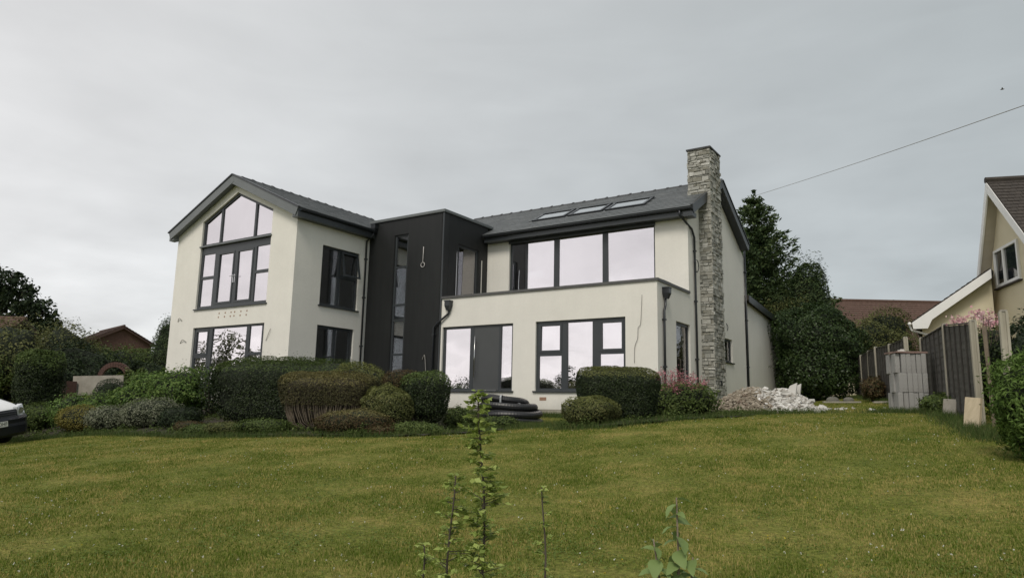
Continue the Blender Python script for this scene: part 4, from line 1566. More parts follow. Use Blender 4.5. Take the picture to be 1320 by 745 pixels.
# the clipped hedges and shrubs of the long bed
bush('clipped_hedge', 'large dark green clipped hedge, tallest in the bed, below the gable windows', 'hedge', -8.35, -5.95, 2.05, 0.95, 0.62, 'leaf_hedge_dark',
     leaves=42000, leaf=0.055, n=6.0, rot=YAW, lump=0.05, taper=0.20, depth=0.2, asp=0.4, jit=0.33, shoots=0.015, upb=0.5, topmat='lit_top_green', tilt=0.22, topz=0.45, corek=0.90)
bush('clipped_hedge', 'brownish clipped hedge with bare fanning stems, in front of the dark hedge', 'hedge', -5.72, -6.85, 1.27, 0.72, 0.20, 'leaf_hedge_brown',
     leaves=26000, leaf=0.042, n=5.0, rot=YAW, lump=0.06, taper=0.34, depth=0.22, jit=0.33, bare=0.45, stems=150, asp=0.5, topmat='lit_top_tan', tilt=0.12, topz=0.4)
bush('rounded_shrub', 'rounded olive shrub behind the brownish hedge, beside the dark tower', 'shrub', -5.75, -5.75, 0.85, 0.75, 0.45, 'leaf_hedge_brown', leaves=15000, leaf=0.042, n=2.8, rot=YAW, lump=0.10, depth=0.25, topmat='lit_top_olive', topz=0.25)
sh = bush('topiary_shrub', 'topiary shrub of three rounded heads on bare stems in front of the front door', 'shrub', -4.08, -6.45, 0.60, 0.56, -0.06, 'leaf_olive', leaves=13000, leaf=0.04, n=2.5, rot=YAW, lump=0.16, low=0.22, depth=0.3, stems=0, topmat='lit_top_olive', topz=0.2)
bush('topiary_shrub', '', '', -3.72, -5.60, 0.64, 0.60, 0.28, 'leaf_hedge_dark', leaves=15000, leaf=0.042, n=3.2, rot=YAW, lump=0.07, taper=0.15, z0=-0.98, parent=sh, stems=0, part='dark_foliage', topmat='lit_top_green', topz=0.35)
bush('topiary_shrub', '', '', -4.40, -5.60, 0.52, 0.45, 0.32, 'leaf_rust', leaves=6000, leaf=0.04, n=2.3, rot=YAW, lump=0.12, z0=-0.25, parent=sh, stems=0, part='upper_foliage')
mb = MB()
for dx, dy in ((0, 0), (0.16, 0.08), (-0.12, 0.1), (0.05, -0.12)):
    mb.tube([(-3.95 + dx * 0.6, -6.15 + dy * 0.6, gz(-3.9, -6.1) - 0.1), (-3.92 + dx, -6.1 + dy, -0.75), (-3.9 + dx * 3, -6.0 + dy * 3, -0.4)], [0.045, 0.04, 0.025], 7)
mb.build('stems', 'bark_pale', sh, smooth=True)
bush('low_shrub', 'low rust-tinged heather mound in front of the brownish hedge', 'shrub', -4.30, -7.35, 0.88, 0.55, -0.66, 'leaf_rust', leaves=11000, leaf=0.035, n=2.2, rot=YAW, lump=0.15, shoots=0.1, topmat='lit_top_tan', topz=0.5)
bush('low_shrub', 'low bright green mound at the lawn edge below the dark hedge', 'shrub', -6.45, -8.05, 0.62, 0.42, -0.92, 'leaf_mid', leaves=6500, leaf=0.04, n=2.2, rot=YAW, lump=0.2, shoots=0.1)
bush('low_shrub', 'flat mid-green mound left of the bright green mound, under the dark hedge', 'shrub', -7.65, -8.15, 0.60, 0.42, -1.02, 'leaf_olive', leaves=6000, leaf=0.04, n=2.2, rot=YAW, lump=0.2, shoots=0.1)
bush('low_shrub', 'small orange-brown tuft at the left foot of the dark hedge', 'shrub', -9.45, -8.0, 0.36, 0.36, -1.06, 'leaf_rust', leaves=3000, leaf=0.035, lump=0.2, shoots=0.15)
bush('low_shrub', 'low green plant between the orange-brown tuft and the mid-green mound', 'shrub', -8.65, -8.2, 0.5, 0.4, -1.10, 'leaf_mid', leaves=4000, leaf=0.04, lump=0.2, shoots=0.15)
bush('low_shrub', 'loose green perennials in front of the round topiary shrub', 'shrub', -2.95, -6.75, 0.62, 0.40, -0.92, 'leaf_mid', leaves=5200, leaf=0.045, lump=0.25, shoots=0.2, core=False)
bush('low_shrub', 'thin brownish perennials at the lawn edge left of the topiary stems', 'shrub', -3.70, -7.25, 0.45, 0.30, -0.98, 'leaf_rust', leaves=2600, leaf=0.045, lump=0.25, shoots=0.25, core=False)
bush('leafy_plant', 'green leafy plant below the door sill, left of the black pipe coil', 'plant', -3.85, -4.05, 0.42, 0.36, -0.58, 'leaf_mid', leaves=3500, leaf=0.06, lump=0.25, shoots=0.2)
bush('leafy_plant', 'greyish seeding plant between topiary shrub and leafy plant', 'plant', -4.35, -4.35, 0.36, 0.30, -0.52, 'leaf_silver', leaves=2200, leaf=0.04, lump=0.3, shoots=0.3, core=False)
bush('leafy_plant', 'low weedy plant hugging the left foot of the black pipe coil', 'plant', -3.25, -3.1, 0.52, 0.32, -0.80, 'leaf_mid', leaves=3000, leaf=0.05, lump=0.25, shoots=0.2)
# left end of the bed
bush('flowering_shrub', 'large loose green shrub with glossy leaves at the left corner of the house', 'shrub', -13.1, -6.55, 1.45, 1.1, 0.34, 'leaf_bright', leaves=19000, leaf=0.075, n=2.0, rot=YAW, lump=0.28, shoots=0.12, seed=5)
bush('tall_leafy_shrub', 'thin dark leafy branches against the white wall beside the large loose shrub', 'shrub', -11.75, -5.9, 0.50, 0.5, 0.42, 'leaf_tree_dark', leaves=1700, leaf=0.075, n=2.0, lump=0.4, shoots=0.35, core=False, stems=9, depth=0.9)
bush('spreading_shrub', 'spreading lime green shrub, leftmost of the bed beside the van', 'shrub', -15.6, -7.55, 1.0, 0.8, -0.40, 'leaf_lime', leaves=10000, leaf=0.06, n=2.2, rot=YAW, lump=0.25, shoots=0.12)
bush('spreading_shrub', 'golden yellow mounded shrub in front of the lime green one', 'shrub', -14.65, -8.15, 0.72, 0.55, -0.74, 'leaf_yellow', leaves=7000, leaf=0.045, n=2.2, rot=YAW, lump=0.2, shoots=0.1)
bush('silver_shrub', 'silver-leaved mound right of the golden shrub', 'shrub', -13.3, -8.05, 0.72, 0.55, -0.72, 'leaf_silver', leaves=7000, leaf=0.045, n=2.2, rot=YAW, lump=0.22, shoots=0.15)
bush('silver_shrub', 'grey-green silver shrub in front of the large loose shrub', 'shrub', -11.85, -7.65, 0.85, 0.60, -0.50, 'leaf_silver', leaves=8500, leaf=0.045, n=2.2, rot=YAW, lump=0.22, shoots=0.15)
bush('low_shrub', 'dark green low shrub between the silver shrub and the dark hedge', 'shrub', -10.55, -7.6, 0.62, 0.5, -0.72, 'leaf_tree_dark', leaves=4500, leaf=0.05, lump=0.2, shoots=0.15)
bush('clipped_ball', 'small dark clipped ball in front of the pale board', 'shrub', -16.6, -6.4, 0.58, 0.5, 0.10, 'leaf_tree_dark', leaves=6500, leaf=0.05, n=2.2, lump=0.10)
bush('topiary_column', 'tall dark rounded topiary column beside the white van', 'shrub', -19.73, -7.25, 0.74, 0.74, 1.22, 'leaf_hedge_dark', leaves=26000, leaf=0.06, n=2.9, lump=0.12, depth=0.25, topmat='lit_top_green', topz=0.3)
bush('low_shrub', 'mid-green shrub at the foot of the topiary column', 'shrub', -18.3, -7.9, 0.9, 0.6, -0.75, 'leaf_mid', leaves=6500, leaf=0.06, lump=0.25, shoots=0.1)
# small bed at the right corner of the wing
bush('clipped_dome', 'tall dark clipped dome shrub in front of the right corner of the wing', 'hedge', 0.98, -4.75, 0.96, 0.72, 0.36, 'leaf_hedge_dark', leaves=38000, leaf=0.038, n=5.0, rot=YAW, lump=0.04, taper=0.20, depth=0.2, asp=0.45, jit=0.33, upb=0.5, topmat='lit_top_olive', tilt=0.16, topz=0.45, corek=0.90)
bush('clipped_ball', 'low green-topped ball shrub at the left foot of the clipped dome', 'shrub', 0.95, -5.9, 0.56, 0.50, -0.29, 'leaf_olive', leaves=10000, leaf=0.04, n=2.5, lump=0.10, topmat='lit_top_olive', topz=0.3)
vl = bush('valerian', 'bushy valerian with pink flower heads by the stone chimney', 'flowers', 1.65, -2.75, 0.78, 0.70, 0.10, 'leaf_mid', leaves=9000, leaf=0.06, lump=0.25, shoots=0.15)


def flower_heads(root, name, x, y, rx, ry, z0, z1, n, mat, cl=14, size=0.03, rad=0.05, stem='bark_pale'):
    V, mbs = [], MB()
    for i in range(n):
        a = rng.random() * 6.28
        q = math.sqrt(rng.random())
        px, py = x + math.cos(a) * rx * q, y + math.sin(a) * ry * q
        pz = z0 + (z1 - z0) * rng.random() * (1.1 - 0.6 * q)
        P = np.array([px, py, pz]) + rng.normal(size=(cl, 3)) * [rad, rad, rad * 0.8]
        V.append(leaf_quads(P, rng.normal(size=(cl, 3)) + [0, 0, 0.5], size * rng.uniform(0.7, 1.3, cl), 0.8))
        mbs.tube([(px * 0.7 + x * 0.3, py * 0.7 + y * 0.3, pz - 0.4), (px, py, pz)], 0.005, 4, caps=False)
    np_mesh(name, np.concatenate(V), 4, root, mat, kind='stuff')
    mbs.build('flower_stems', stem, root, kind='stuff')


flower_heads(vl, 'flower_heads', 1.50, -2.85, 0.80, 0.55, -0.22, 0.46, 150, 'petal_pink', cl=16, size=0.036, rad=0.05)

# right-hand side
bush('garden_shrub', 'bright green willowy shrub at the right edge of the lawn', 'shrub', 8.22, -8.15, 0.50, 0.52, 0.12, 'leaf_lime', leaves=12000, leaf=0.07, n=2.0, lump=0.22, asp=0.26, shoots=0.15, upb=0.0)
bush('boundary_hedge', 'dark bronze hedge filling the gap between the nearest fence posts', 'hedge', 8.55, -4.4, 0.55, 1.7, 1.08, 'leaf_tree_dark', leaves=11000, leaf=0.075, n=3.0, rot=0.15, lump=0.2, shoots=0.1)
rs = bush('rose_bush', 'rose bush with pale pink blooms above the fence', 'flowers', 7.75, -1.6, 0.45, 0.60, 1.30, 'leaf_mid', leaves=3000, leaf=0.06, lump=0.3, shoots=0.2, z0=-0.4)
flower_heads(rs, 'blooms', 7.60, -2.1, 0.45, 0.85, 1.22, 1.60, 44, 'petal_rose', cl=12, size=0.05, rad=0.045)
bush('garden_shrub', 'red and green shrub left of the block stack against the fence', 'shrub', 4.55, 6.9, 0.42, 0.6, 0.72, 'leaf_rust', leaves=2800, leaf=0.07, lump=0.3, shoots=0.2, z0=-0.1)
bush('garden_shrub', 'weeds and nettles growing between the blocks and the fence', 'plant', 6.75, -1.2, 0.30, 0.75, -0.12, 'leaf_mid', leaves=3200, leaf=0.06, lump=0.3, shoots=0.3, core=False)
bush('laurel_hedge', 'broad dark laurel mass behind the lean-to of the white house', 'hedge', 1.75, 13.2, 1.75, 1.4, 4.35, 'leaf_laurel', leaves=30000, leaf=0.10, n=2.6, rot=YAW, lump=0.16, z0=-0.1, depth=0.28, shoots=0.06)
bush('laurel_hedge', 'olive flowering climber in front of the spruce above the lean-to', 'hedge', 0.2, 16.0, 1.5, 1.0, 4.9, 'leaf_olive', leaves=15000, leaf=0.09, n=2.2, rot=YAW, lump=0.3, z0=0.3, shoots=0.2)
bush('spreading_tree', 'olive green bushy tree leaning over the far fence', 'tree', 3.85, 15.9, 1.55, 1.2, 3.85, 'leaf_olive', leaves=15000, leaf=0.09, n=2.1, rot=YAW, lump=0.3, z0=0.2, low=0.9, shoots=0.15)
conifer('spruce_tree', 'tall spruce with an open pointed top behind the white house', -1.85, 17.9, 0.3, 10.4, 4.3, 'leaf_conifer', whorls=28, leaf=0.24, sprig=85)
for (a, b, c, d_, lab) in ((1.0, 16.6, 6.6, 0.95, 'dense dark cypress right of the spruce, flat-topped'), (-0.15, 17.4, 5.6, 1.1, 'dark bushy conifer at the foot of the spruce')):
    bush('cypress_tree', lab, 'tree', a, b, d_, d_, c, 'leaf_conifer', leaves=20000, leaf=0.14, n=3.0, lump=0.16, z0=0.3, asp=0.3, shoots=0.18, upb=0.7, taper=-0.05)

# left-hand background
tree('oak_tree', 'tall dark broadleaf tree behind the tiled roof on the left', 'tree', -46.5, 1.0, -0.5, 3.6,
     [(0, 0, 7.2, 1.7), (-1.4, -0.8, 6.0, 1.8), (1.4, 0.9, 6.3, 1.3), (2.4, 1.8, 5.6, 1.05), (0.4, 0.2, 4.9, 1.8), (2.0, 1.5, 4.6, 1.4), (-2.6, -1.6, 5.0, 1.8), (3.0, 2.1, 4.7, 0.9), (-0.6, -0.4, 8.3, 0.9), (1.0, 0.6, 7.8, 0.55), (1.7, 1.2, 7.2, 0.5)],
     'leaf_tree_dark', leaf=0.28, per=520, tr=0.28, seed=4, gap=0.02)
bgl = [(-29.0, -4.6, 1.9, 1.5, 2.55, 'leaf_olive', 'olive green garden tree below the tiled roof on the left'),
       (-30.8, -1.7, 1.7, 1.5, 3.05, 'leaf_olive', 'taller olive tree with open top between tiled roof and brick bungalow'),
       (-27.3, -2.4, 1.7, 1.3, 1.75, 'leaf_tree_dark', 'dark green bush behind the topiary column'),
       (-31.5, 0.6, 1.7, 1.4, 2.35, 'leaf_mid', 'mid-green bush in front of the brick bungalow'),
       (-28.5, -6.3, 1.6, 1.4, 1.6, 'leaf_mid', 'mid-green bush at the far left behind the van'),
       (-26.2, -0.3, 1.2, 1.0, 1.25, 'leaf_tree_dark', 'low dark bush behind the clay brick arch'),
       (-22.7, -2.3, 0.55, 0.5, 0.85, 'leaf_mid', 'low green bush right of the clay brick arch'),
       (-24.0, -4.6, 1.2, 1.0, 0.9, 'leaf_tree_dark', 'dark low bush behind the pale board')]
for i, (a, b, r1, r2, zt_, mt, lab) in enumerate(bgl):
    bush('garden_tree' if zt_ > 2.3 else 'garden_bush', lab, 'tree' if zt_ > 2.3 else 'bush', a, b, r1, r2, zt_, mt, leaves=9000, leaf=0.12, n=2.1, lump=0.35, rot=YAW, shoots=0.18, z0=-0.8, seed=40 + i)
bush('clipped_hedge', 'long clipped boundary hedge in front of the brick bungalow', 'hedge', -36.0, 6.0, 2.6, 0.8, 2.70, 'leaf_mid', leaves=9000, leaf=0.12, n=5, rot=YAW, lump=0.04, z0=0.2, depth=0.2)
bush('cypress_tree', 'narrow dark conifer against the left edge of the white house', 'tree', -30.45, 3.7, 0.75, 0.75, 4.05, 'leaf_conifer', leaves=7000, leaf=0.13, n=2.2, lump=0.15, z0=0.2, asp=0.3, shoots=0.1, upb=0.7, taper=-0.3)
# trees across the lawn, out of the frame: the windows mirror them
tree('apple_tree', 'spreading apple tree across the lawn, mirrored in the ground floor gable window', 'tree', -30.0, -13.8, -2.4, 1.8,
     [(0.2, 0.9, 3.6, 1.1), (0, 0, 4.2, 1.4), (1.5, -0.9, 4.0, 1.3), (-1.6, 1.0, 4.3, 1.5), (0.4, 0.4, 5.4, 1.1), (2.6, -1.5, 4.6, 1.0), (-3.0, 1.6, 4.8, 1.2), (-0.6, -0.5, 3.0, 1.2)], 'leaf_silver', leaf=0.17, per=520, tr=0.2, seed=9, gap=0.04)
tree('young_tree', 'young tree beside the drive, mirrored low in the wing windows', 'tree', -13.6, -18.6, -2.3, 1.5,
     [(0, 0, 2.7, 0.7), (0.5, 0.3, 3.2, 0.5), (-0.5, -0.2, 3.3, 0.5), (0.1, 0.0, 3.9, 0.4)], 'leaf_tree_dark', leaf=0.12, per=700, tr=0.08, seed=11, gap=-0.05)
tree('young_tree', 'bushy young tree beside the drive, mirrored in the door side light', 'tree', -18.2, -15.6, -2.3, 1.2,
     [(0, 0, 2.6, 0.8), (0.6, 0.3, 3.1, 0.6), (-0.6, -0.2, 3.0, 0.6)], 'leaf_tree_dark', leaf=0.12, per=700, tr=0.09, seed=12, gap=-0.05)


# ------------------------------------------------------------------ saplings close to the viewer
def sapling(name, label, x, y, h, lean, mat, wid, nleaf, leaf, seed, lowbare=0.1, droop=0.4, top=None):
    r = np.random.default_rng(seed)
    g = gz(x, y)
    root = thing(name, label, 'sapling', (x, y, g))
    n = 14
    pts = []
    for i in range(n + 1):
        f = i / n
        pts.append(Vector((x + lean[0] * f + 0.012 * math.sin(f * 9 + seed), y + lean[1] * f + 0.012 * math.cos(f * 7 + seed), g - 0.05 + (h + 0.05) * f)))
    mb = MB()
    mb.tube(pts, [0.007 * (1 - 0.8 * i / n) + 0.0015 for i in range(n + 1)], 7)
    mb.build('stem', 'bark', root, smooth=True)
    P, N_, T_ = [], [], []
    tw = MB()
    k = int(nleaf / 9)
    for i in range(k):
        f = lowbare + (1 - lowbare) * (i + r.random()) / k
        f = min(f, 0.995)
        c = pts[min(int(f * n), n - 1)].lerp(pts[min(int(f * n) + 1, n)], f * n - int(f * n))
        a = r.random() * 6.28
        L = wid * r.uniform(0.5, 1.15) * (1.0 if f < 0.75 else (1.0 - (f - 0.75) * 2.0)) * (0.6 + 0.4 * math.sin(f * 17 + seed) ** 2)
        d = np.array([math.cos(a), math.sin(a), r.uniform(-0.1, 0.5)])
        e = np.array(c) + d * L
        tw.tube([tuple(c), tuple(e)], [0.0025, 0.0012], 4, caps=False)
        for j in range(9):
            t = 0.25 + 0.75 * (j + 1) / 9
            q = np.array(c) + d * L * t
            side = np.cross(d, [0, 0, 1.0]); side /= np.linalg.norm(side) + 1e-9
            s_ = 1 if j % 2 else -1
            ld = side * s_ * 0.8 + d * 0.7 + np.array([0, 0, -droop * r.random()])
            P.append(q + ld * leaf * 0.5); T_.append(ld); N_.append(np.array([0, 0, 1.0]) + r.normal(size=3) * 0.45)
    # tip rosette
    for j in range(12):
        a = 6.28 * j / 12 + r.random()
        ld = np.array([math.cos(a), math.sin(a), 0.25])
        P.append(np.array(pts[-1]) + ld * leaf * 0.6 - np.array([0, 0, 0.02 * (j % 3)])); T_.append(ld); N_.append(np.array([0, 0, 1.0]) + r.normal(size=3) * 0.3)
    tw.build('twigs', 'bark', root)
    P, N_, T_ = map(np.array, (P, N_, T_))
    np_mesh('leaves', leaf_quads(P, N_, leaf * r.uniform(0.7, 1.25, len(P)), 0.62, 0.10, T_), 4, root, mat, kind='stuff')
    return root


sapling('sapling', 'tall leafy sapling standing on the lawn in line with the front door', 5.96, -16.56, 1.44, (-0.035, -0.0), 'leaf_sapling', 0.095, 1900, 0.032, 2)
sapling('sapling', 'shorter thin sapling just left of the tall sapling', 5.86, -16.62, 1.10, (-0.03, 0.0), 'leaf_sapling', 0.085, 800, 0.032, 5, droop=0.6)
sapling('sapling', 'spindly seedling with few leaves right of the tall sapling', 5.98, -16.18, 1.0, (0.02, 0.02), 'leaf_sapling', 0.045, 200, 0.026, 8, lowbare=0.35)
sapling('sapling', 'small low sapling at the foot of the tall sapling', 5.80, -16.72, 0.84, (-0.04, 0.0), 'leaf_sapling', 0.06, 300, 0.026, 12, lowbare=0.2)


def big_leaf_plant(x, y, h):
    g = gz(x, y)
    root = thing('broad_leaved_plant', 'broad-leaved young plant with large drooping leaves near the viewer', 'plant', (x, y, g))
    mb = MB()
    shoots_ = [((0.0, 0.0), h, 22), ((-0.075, -0.06), h * 0.84, 20), ((0.055, 0.02), h * 0.78, 16), ((-0.02, 0.05), h * 0.72, 12)]
    for (dx, dy), hh, _ in shoots_:
        mb.tube([(x + dx * 0.1, y + dy * 0.1, g - 0.05), (x + dx * 0.45 + 0.008, y + dy * 0.4, g + hh * 0.5), (x + dx, y + dy, g + hh)], [0.008, 0.006, 0.003], 7)
    mb.build('stem', 'bark_pale', root, smooth=True, kind='stuff')
    # one leaf blade: folded along the midrib, curved down, pointed; shared by all leaves
    n = 7
    v, f = [], []
    for i in range(n + 1):
        t = i / n
        w = 0.30 * math.sin(math.pi * t ** 0.8) ** 0.9 if 0 < t < 1 else 0.0
        zc = 0.16 * t - 0.42 * t * t
        wav = 0.02 * math.sin(t * 20)
        for s in (-1, 0, 1):
            v.append((t, s * w, zc + abs(s) * (w * 0.30 + wav)))
    for i in range(n):
        for s in (0, 1):
            a = i * 3 + s
            f.append((a, a + 1, a + 4, a + 3))
    me = bpy.data.meshes.new('leaf')
    me.from_pydata(v, [], f)
    me.materials.append(MATS['leaf_big'])
    me.polygons.foreach_set('use_smooth', [True] * len(me.polygons))
    r = random.Random(3)
    for (dx, dy), hh, cnt in shoots_:
        for i in range(cnt):
            t = (i + 0.5) / cnt
            a = i * 2.4 + r.uniform(-0.5, 0.5)
            f = 0.62 + 0.38 * t
            o = bpy.data.objects.new('leaf', me)
            COL.objects.link(o)
            o.parent = root
            o.matrix_parent_inverse = Matrix.Translation(-Vector((x, y, g)))
            o.location = Vector((x + dx * f, y + dy * f, g + hh * f))
            s = r.uniform(0.055, 0.098) * (1.05 - 0.15 * t)
            o.scale = (s, s * r.uniform(0.8, 1.15), s)
            o.rotation_euler = (r.uniform(-0.5, 0.5), r.uniform(0.0, 0.9) - 0.35 * t, a)


big_leaf_plant(6.62, -16.17, 1.02)


# ------------------------------------------------------------------ grass
def in_any(x, y):
    occ = in_poly(x, y, BED) | in_poly(x, y, BED2)
    occ |= (x > XG0 - 0.1) & (x < 0.15) & (y > -3.55) & (y < 14.2) & ~((x > XG1) & (y < -0.05))
    return occ


def blades(name, X, Y, h, w, mat, label, lean=0.6):
    n = len(X)
    Z = ground(X, Y)
    a = rng.random(n) * 6.283
    hh = h * rng.uniform(0.5, 1.3, n)
    bx, by = np.cos(a) * w / 2, np.sin(a) * w / 2
    la = rng.random(n) * 6.283
    ll = hh * lean * rng.random(n)
    V = np.empty((n, 3, 3))
    V[:, 0] = np.stack([X - bx, Y - by, Z - 0.004], -1)
    V[:, 1] = np.stack([X + bx, Y + by, Z - 0.004], -1)
    V[:, 2] = np.stack([X + np.cos(la) * ll, Y + np.sin(la) * ll, Z + hh * 0.92], -1)
    o = np_mesh(name, V.reshape(-1, 3), 3, None, mat, kind='stuff')
    tag(o, label)
    return o


def lawn():
    fwd = np.array([-math.sin(YAW), math.cos(YAW)]); rgt = np.array([math.cos(YAW), math.sin(YAW)])
    n = 1000000
    v = 3.5 + 24.5 * rng.random(n) ** 1.55
    u = (rng.random(n) * 2 - 1) * (v * 0.86 + 1.2)
    X = CAM.x + rgt[0] * u + fwd[0] * v
    Y = CAM.y + rgt[1] * u + fwd[1] * v
    ok = ~in_any(X, Y)
    ok &= (X < 8.6)
    X, Y, v = X[ok], Y[ok], v[ok]
    w = 0.0042 + 0.0007 * v
    # tufts: blades crowd together a little
    tuft = np.sin(X * 9 + np.sin(Y * 7)) * np.sin(Y * 8 + np.sin(X * 6))
    n = len(X)
    Zs = 0.025 * (1 + 0.35 * tuft)
    blades('lawn_grass', X, Y, Zs, w, 'grass_blade', 'short mown grass, part green and part straw dry')
    # longer grass along the bed edges, walls, blocks and fence
    XX, YY = [], []

    def scatter(cx, cy, rx, ry, m):
        XX.append(cx + rng.normal(0, rx, m)); YY.append(cy + rng.normal(0, ry, m))
    for poly in (BED, BED2):
        p = poly + [poly[0]]
        for (x0, y0), (x1, y1) in zip(p, p[1:]):
            L = math.hypot(x1 - x0, y1 - y0)
            m = int(L * 500)
            t = rng.random(m)
            XX.append(x0 + (x1 - x0) * t + rng.normal(0, 0.13, m)); YY.append(y0 + (y1 - y0) * t + rng.normal(0, 0.13, m))
    for (x0, y0, x1, y1, m) in ((7.3, -4.6, 6.2, 1.5, 3500), (6.2, 1.5, 3.3, 13.0, 5000), (-4.0, -0.6, -0.4, -0.6, 4200), (5.5, -0.9, 6.6, -1.2, 1600), (7.7, -6.6, 7.3, -4.5, 1600)):
        t = rng.random(m)
        XX.append(x0 + (x1 - x0) * t + rng.normal(0, 0.16, m)); YY.append(y0 + (y1 - y0) * t + rng.normal(0, 0.16, m))
    scatter(2.4, -0.9, 1.2, 0.28, 5000)
    scatter(-3.0, -2.9, 0.9, 0.35, 3500)
    scatter(-1.6, -3.0, 1.2, 0.9, 2500)
    X, Y = np.concatenate(XX), np.concatenate(YY)
    ok = ~((X > XG0) & (X < 0.05) & (Y > -0.05))
    blades('long_grass', X[ok], Y[ok], np.full(ok.sum(), 0.15), 0.010, 'grass_long', 'longer unmown grass along beds, blocks and fence', lean=0.9)
    # clover patches: tiny round leaves among the blades
    m = 420
    v = 4.5 + 13 * rng.random(m) ** 1.2
    u = (rng.random(m) * 2 - 1) * v * 0.8
    V = []
    for x, y in zip(CAM.x + rgt[0] * u + fwd[0] * v, CAM.y + rgt[1] * u + fwd[1] * v):
        k = int(rng.integers(30, 110))
        r_ = rng.uniform(0.08, 0.32)
        px = x + rng.normal(0, r_, k); py = y + rng.normal(0, r_, k)
        ok = ~in_any(px, py) & (px < 8)
        px, py = px[ok], py[ok]
        if len(px):
            P = np.stack([px, py, ground(px, py) + rng.uniform(0.012, 0.030, len(px))], -1)
            V.append(leaf_quads(P, rng.normal(size=P.shape) * 0.35 + [0, 0, 1], rng.uniform(0.012, 0.024, len(px)), 0.85, 0.1))
    o = np_mesh('clover_patches', np.concatenate(V), 4, None, 'leaf_clover', kind='stuff')
    tag(o, 'small green clover patches scattered in the lawn')
    # white clover and a few yellow flowers in the turf
    for name, mat, m, s, lab in (('clover_flowers', 'petal_white', 800, 0.009, 'tiny white clover flowers dotted over the lawn'), ('yellow_flowers', 'petal_yellow', 180, 0.008, 'tiny yellow flowers dotted over the lawn')):
        v = 4.5 + 13 * rng.random(m) ** 1.2
        u = (rng.random(m) * 2 - 1) * v * 0.75
        cl = rng.normal(size=(m, 2)) * 0.25
        v += cl[:, 0]; u += cl[:, 1]
        dens = np.sin(u * 1.3 + 2) * np.sin(v * 1.7) + 0.8 * rng.random(m)
        ok = dens > 0.05
        u, v = u[ok], v[ok]
        X = CAM.x + rgt[0] * u + fwd[0] * v; Y = CAM.y + rgt[1] * u + fwd[1] * v
        ok = ~in_any(X, Y) & (X < 8)
        X, Y = X[ok], Y[ok]
        Z = ground(X, Y) + 0.032
        V = []
        P = np.stack([X, Y, Z], -1)
        for k in range(5):
            off = rng.normal(size=P.shape) * s * 0.35
            V.append(leaf_quads(P + off, rng.normal(size=P.shape) + [0, 0, 0.6], s * rng.uniform(0.8, 1.3, len(P)), 0.9, 0.15))
        o = np_mesh(name, np.concatenate(V), 4, None, mat, kind='stuff')
        tag(o, lab)


lawn()


def ground_cover():
    V = []
    for poly, n in ((BED, 520), (BED2, 70)):
        p = np.array(poly)
        X = rng.uniform(p[:, 0].min(), p[:, 0].max(), n * 3); Y = rng.uniform(p[:, 1].min(), p[:, 1].max(), n * 3)
        ok = in_poly(X, Y, poly)
        for x, y in zip(X[ok][:n], Y[ok][:n]):
            m = int(rng.integers(40, 110)); r_ = rng.uniform(0.10, 0.26); h = rng.uniform(0.08, 0.32)
            a = rng.random(m) * 6.283; q = np.sqrt(rng.random(m)) * r_
            P = np.stack([x + np.cos(a) * q, y + np.sin(a) * q, gz(x, y) + 0.03 + rng.random(m) * h * (1.1 - q / r_ * 0.7)], -1)
            V.append(leaf_quads(P, rng.normal(size=(m, 3)) * 0.7 + [0, 0, 0.6], rng.uniform(0.03, 0.075) * rng.uniform(0.6, 1.3, m), 0.5))
    o = np_mesh('ground_cover', np.concatenate(V), 4, None, 'leaf_mid', kind='stuff')
    tag(o, 'low leafy ground cover and weeds between the shrubs of the beds')


ground_cover()


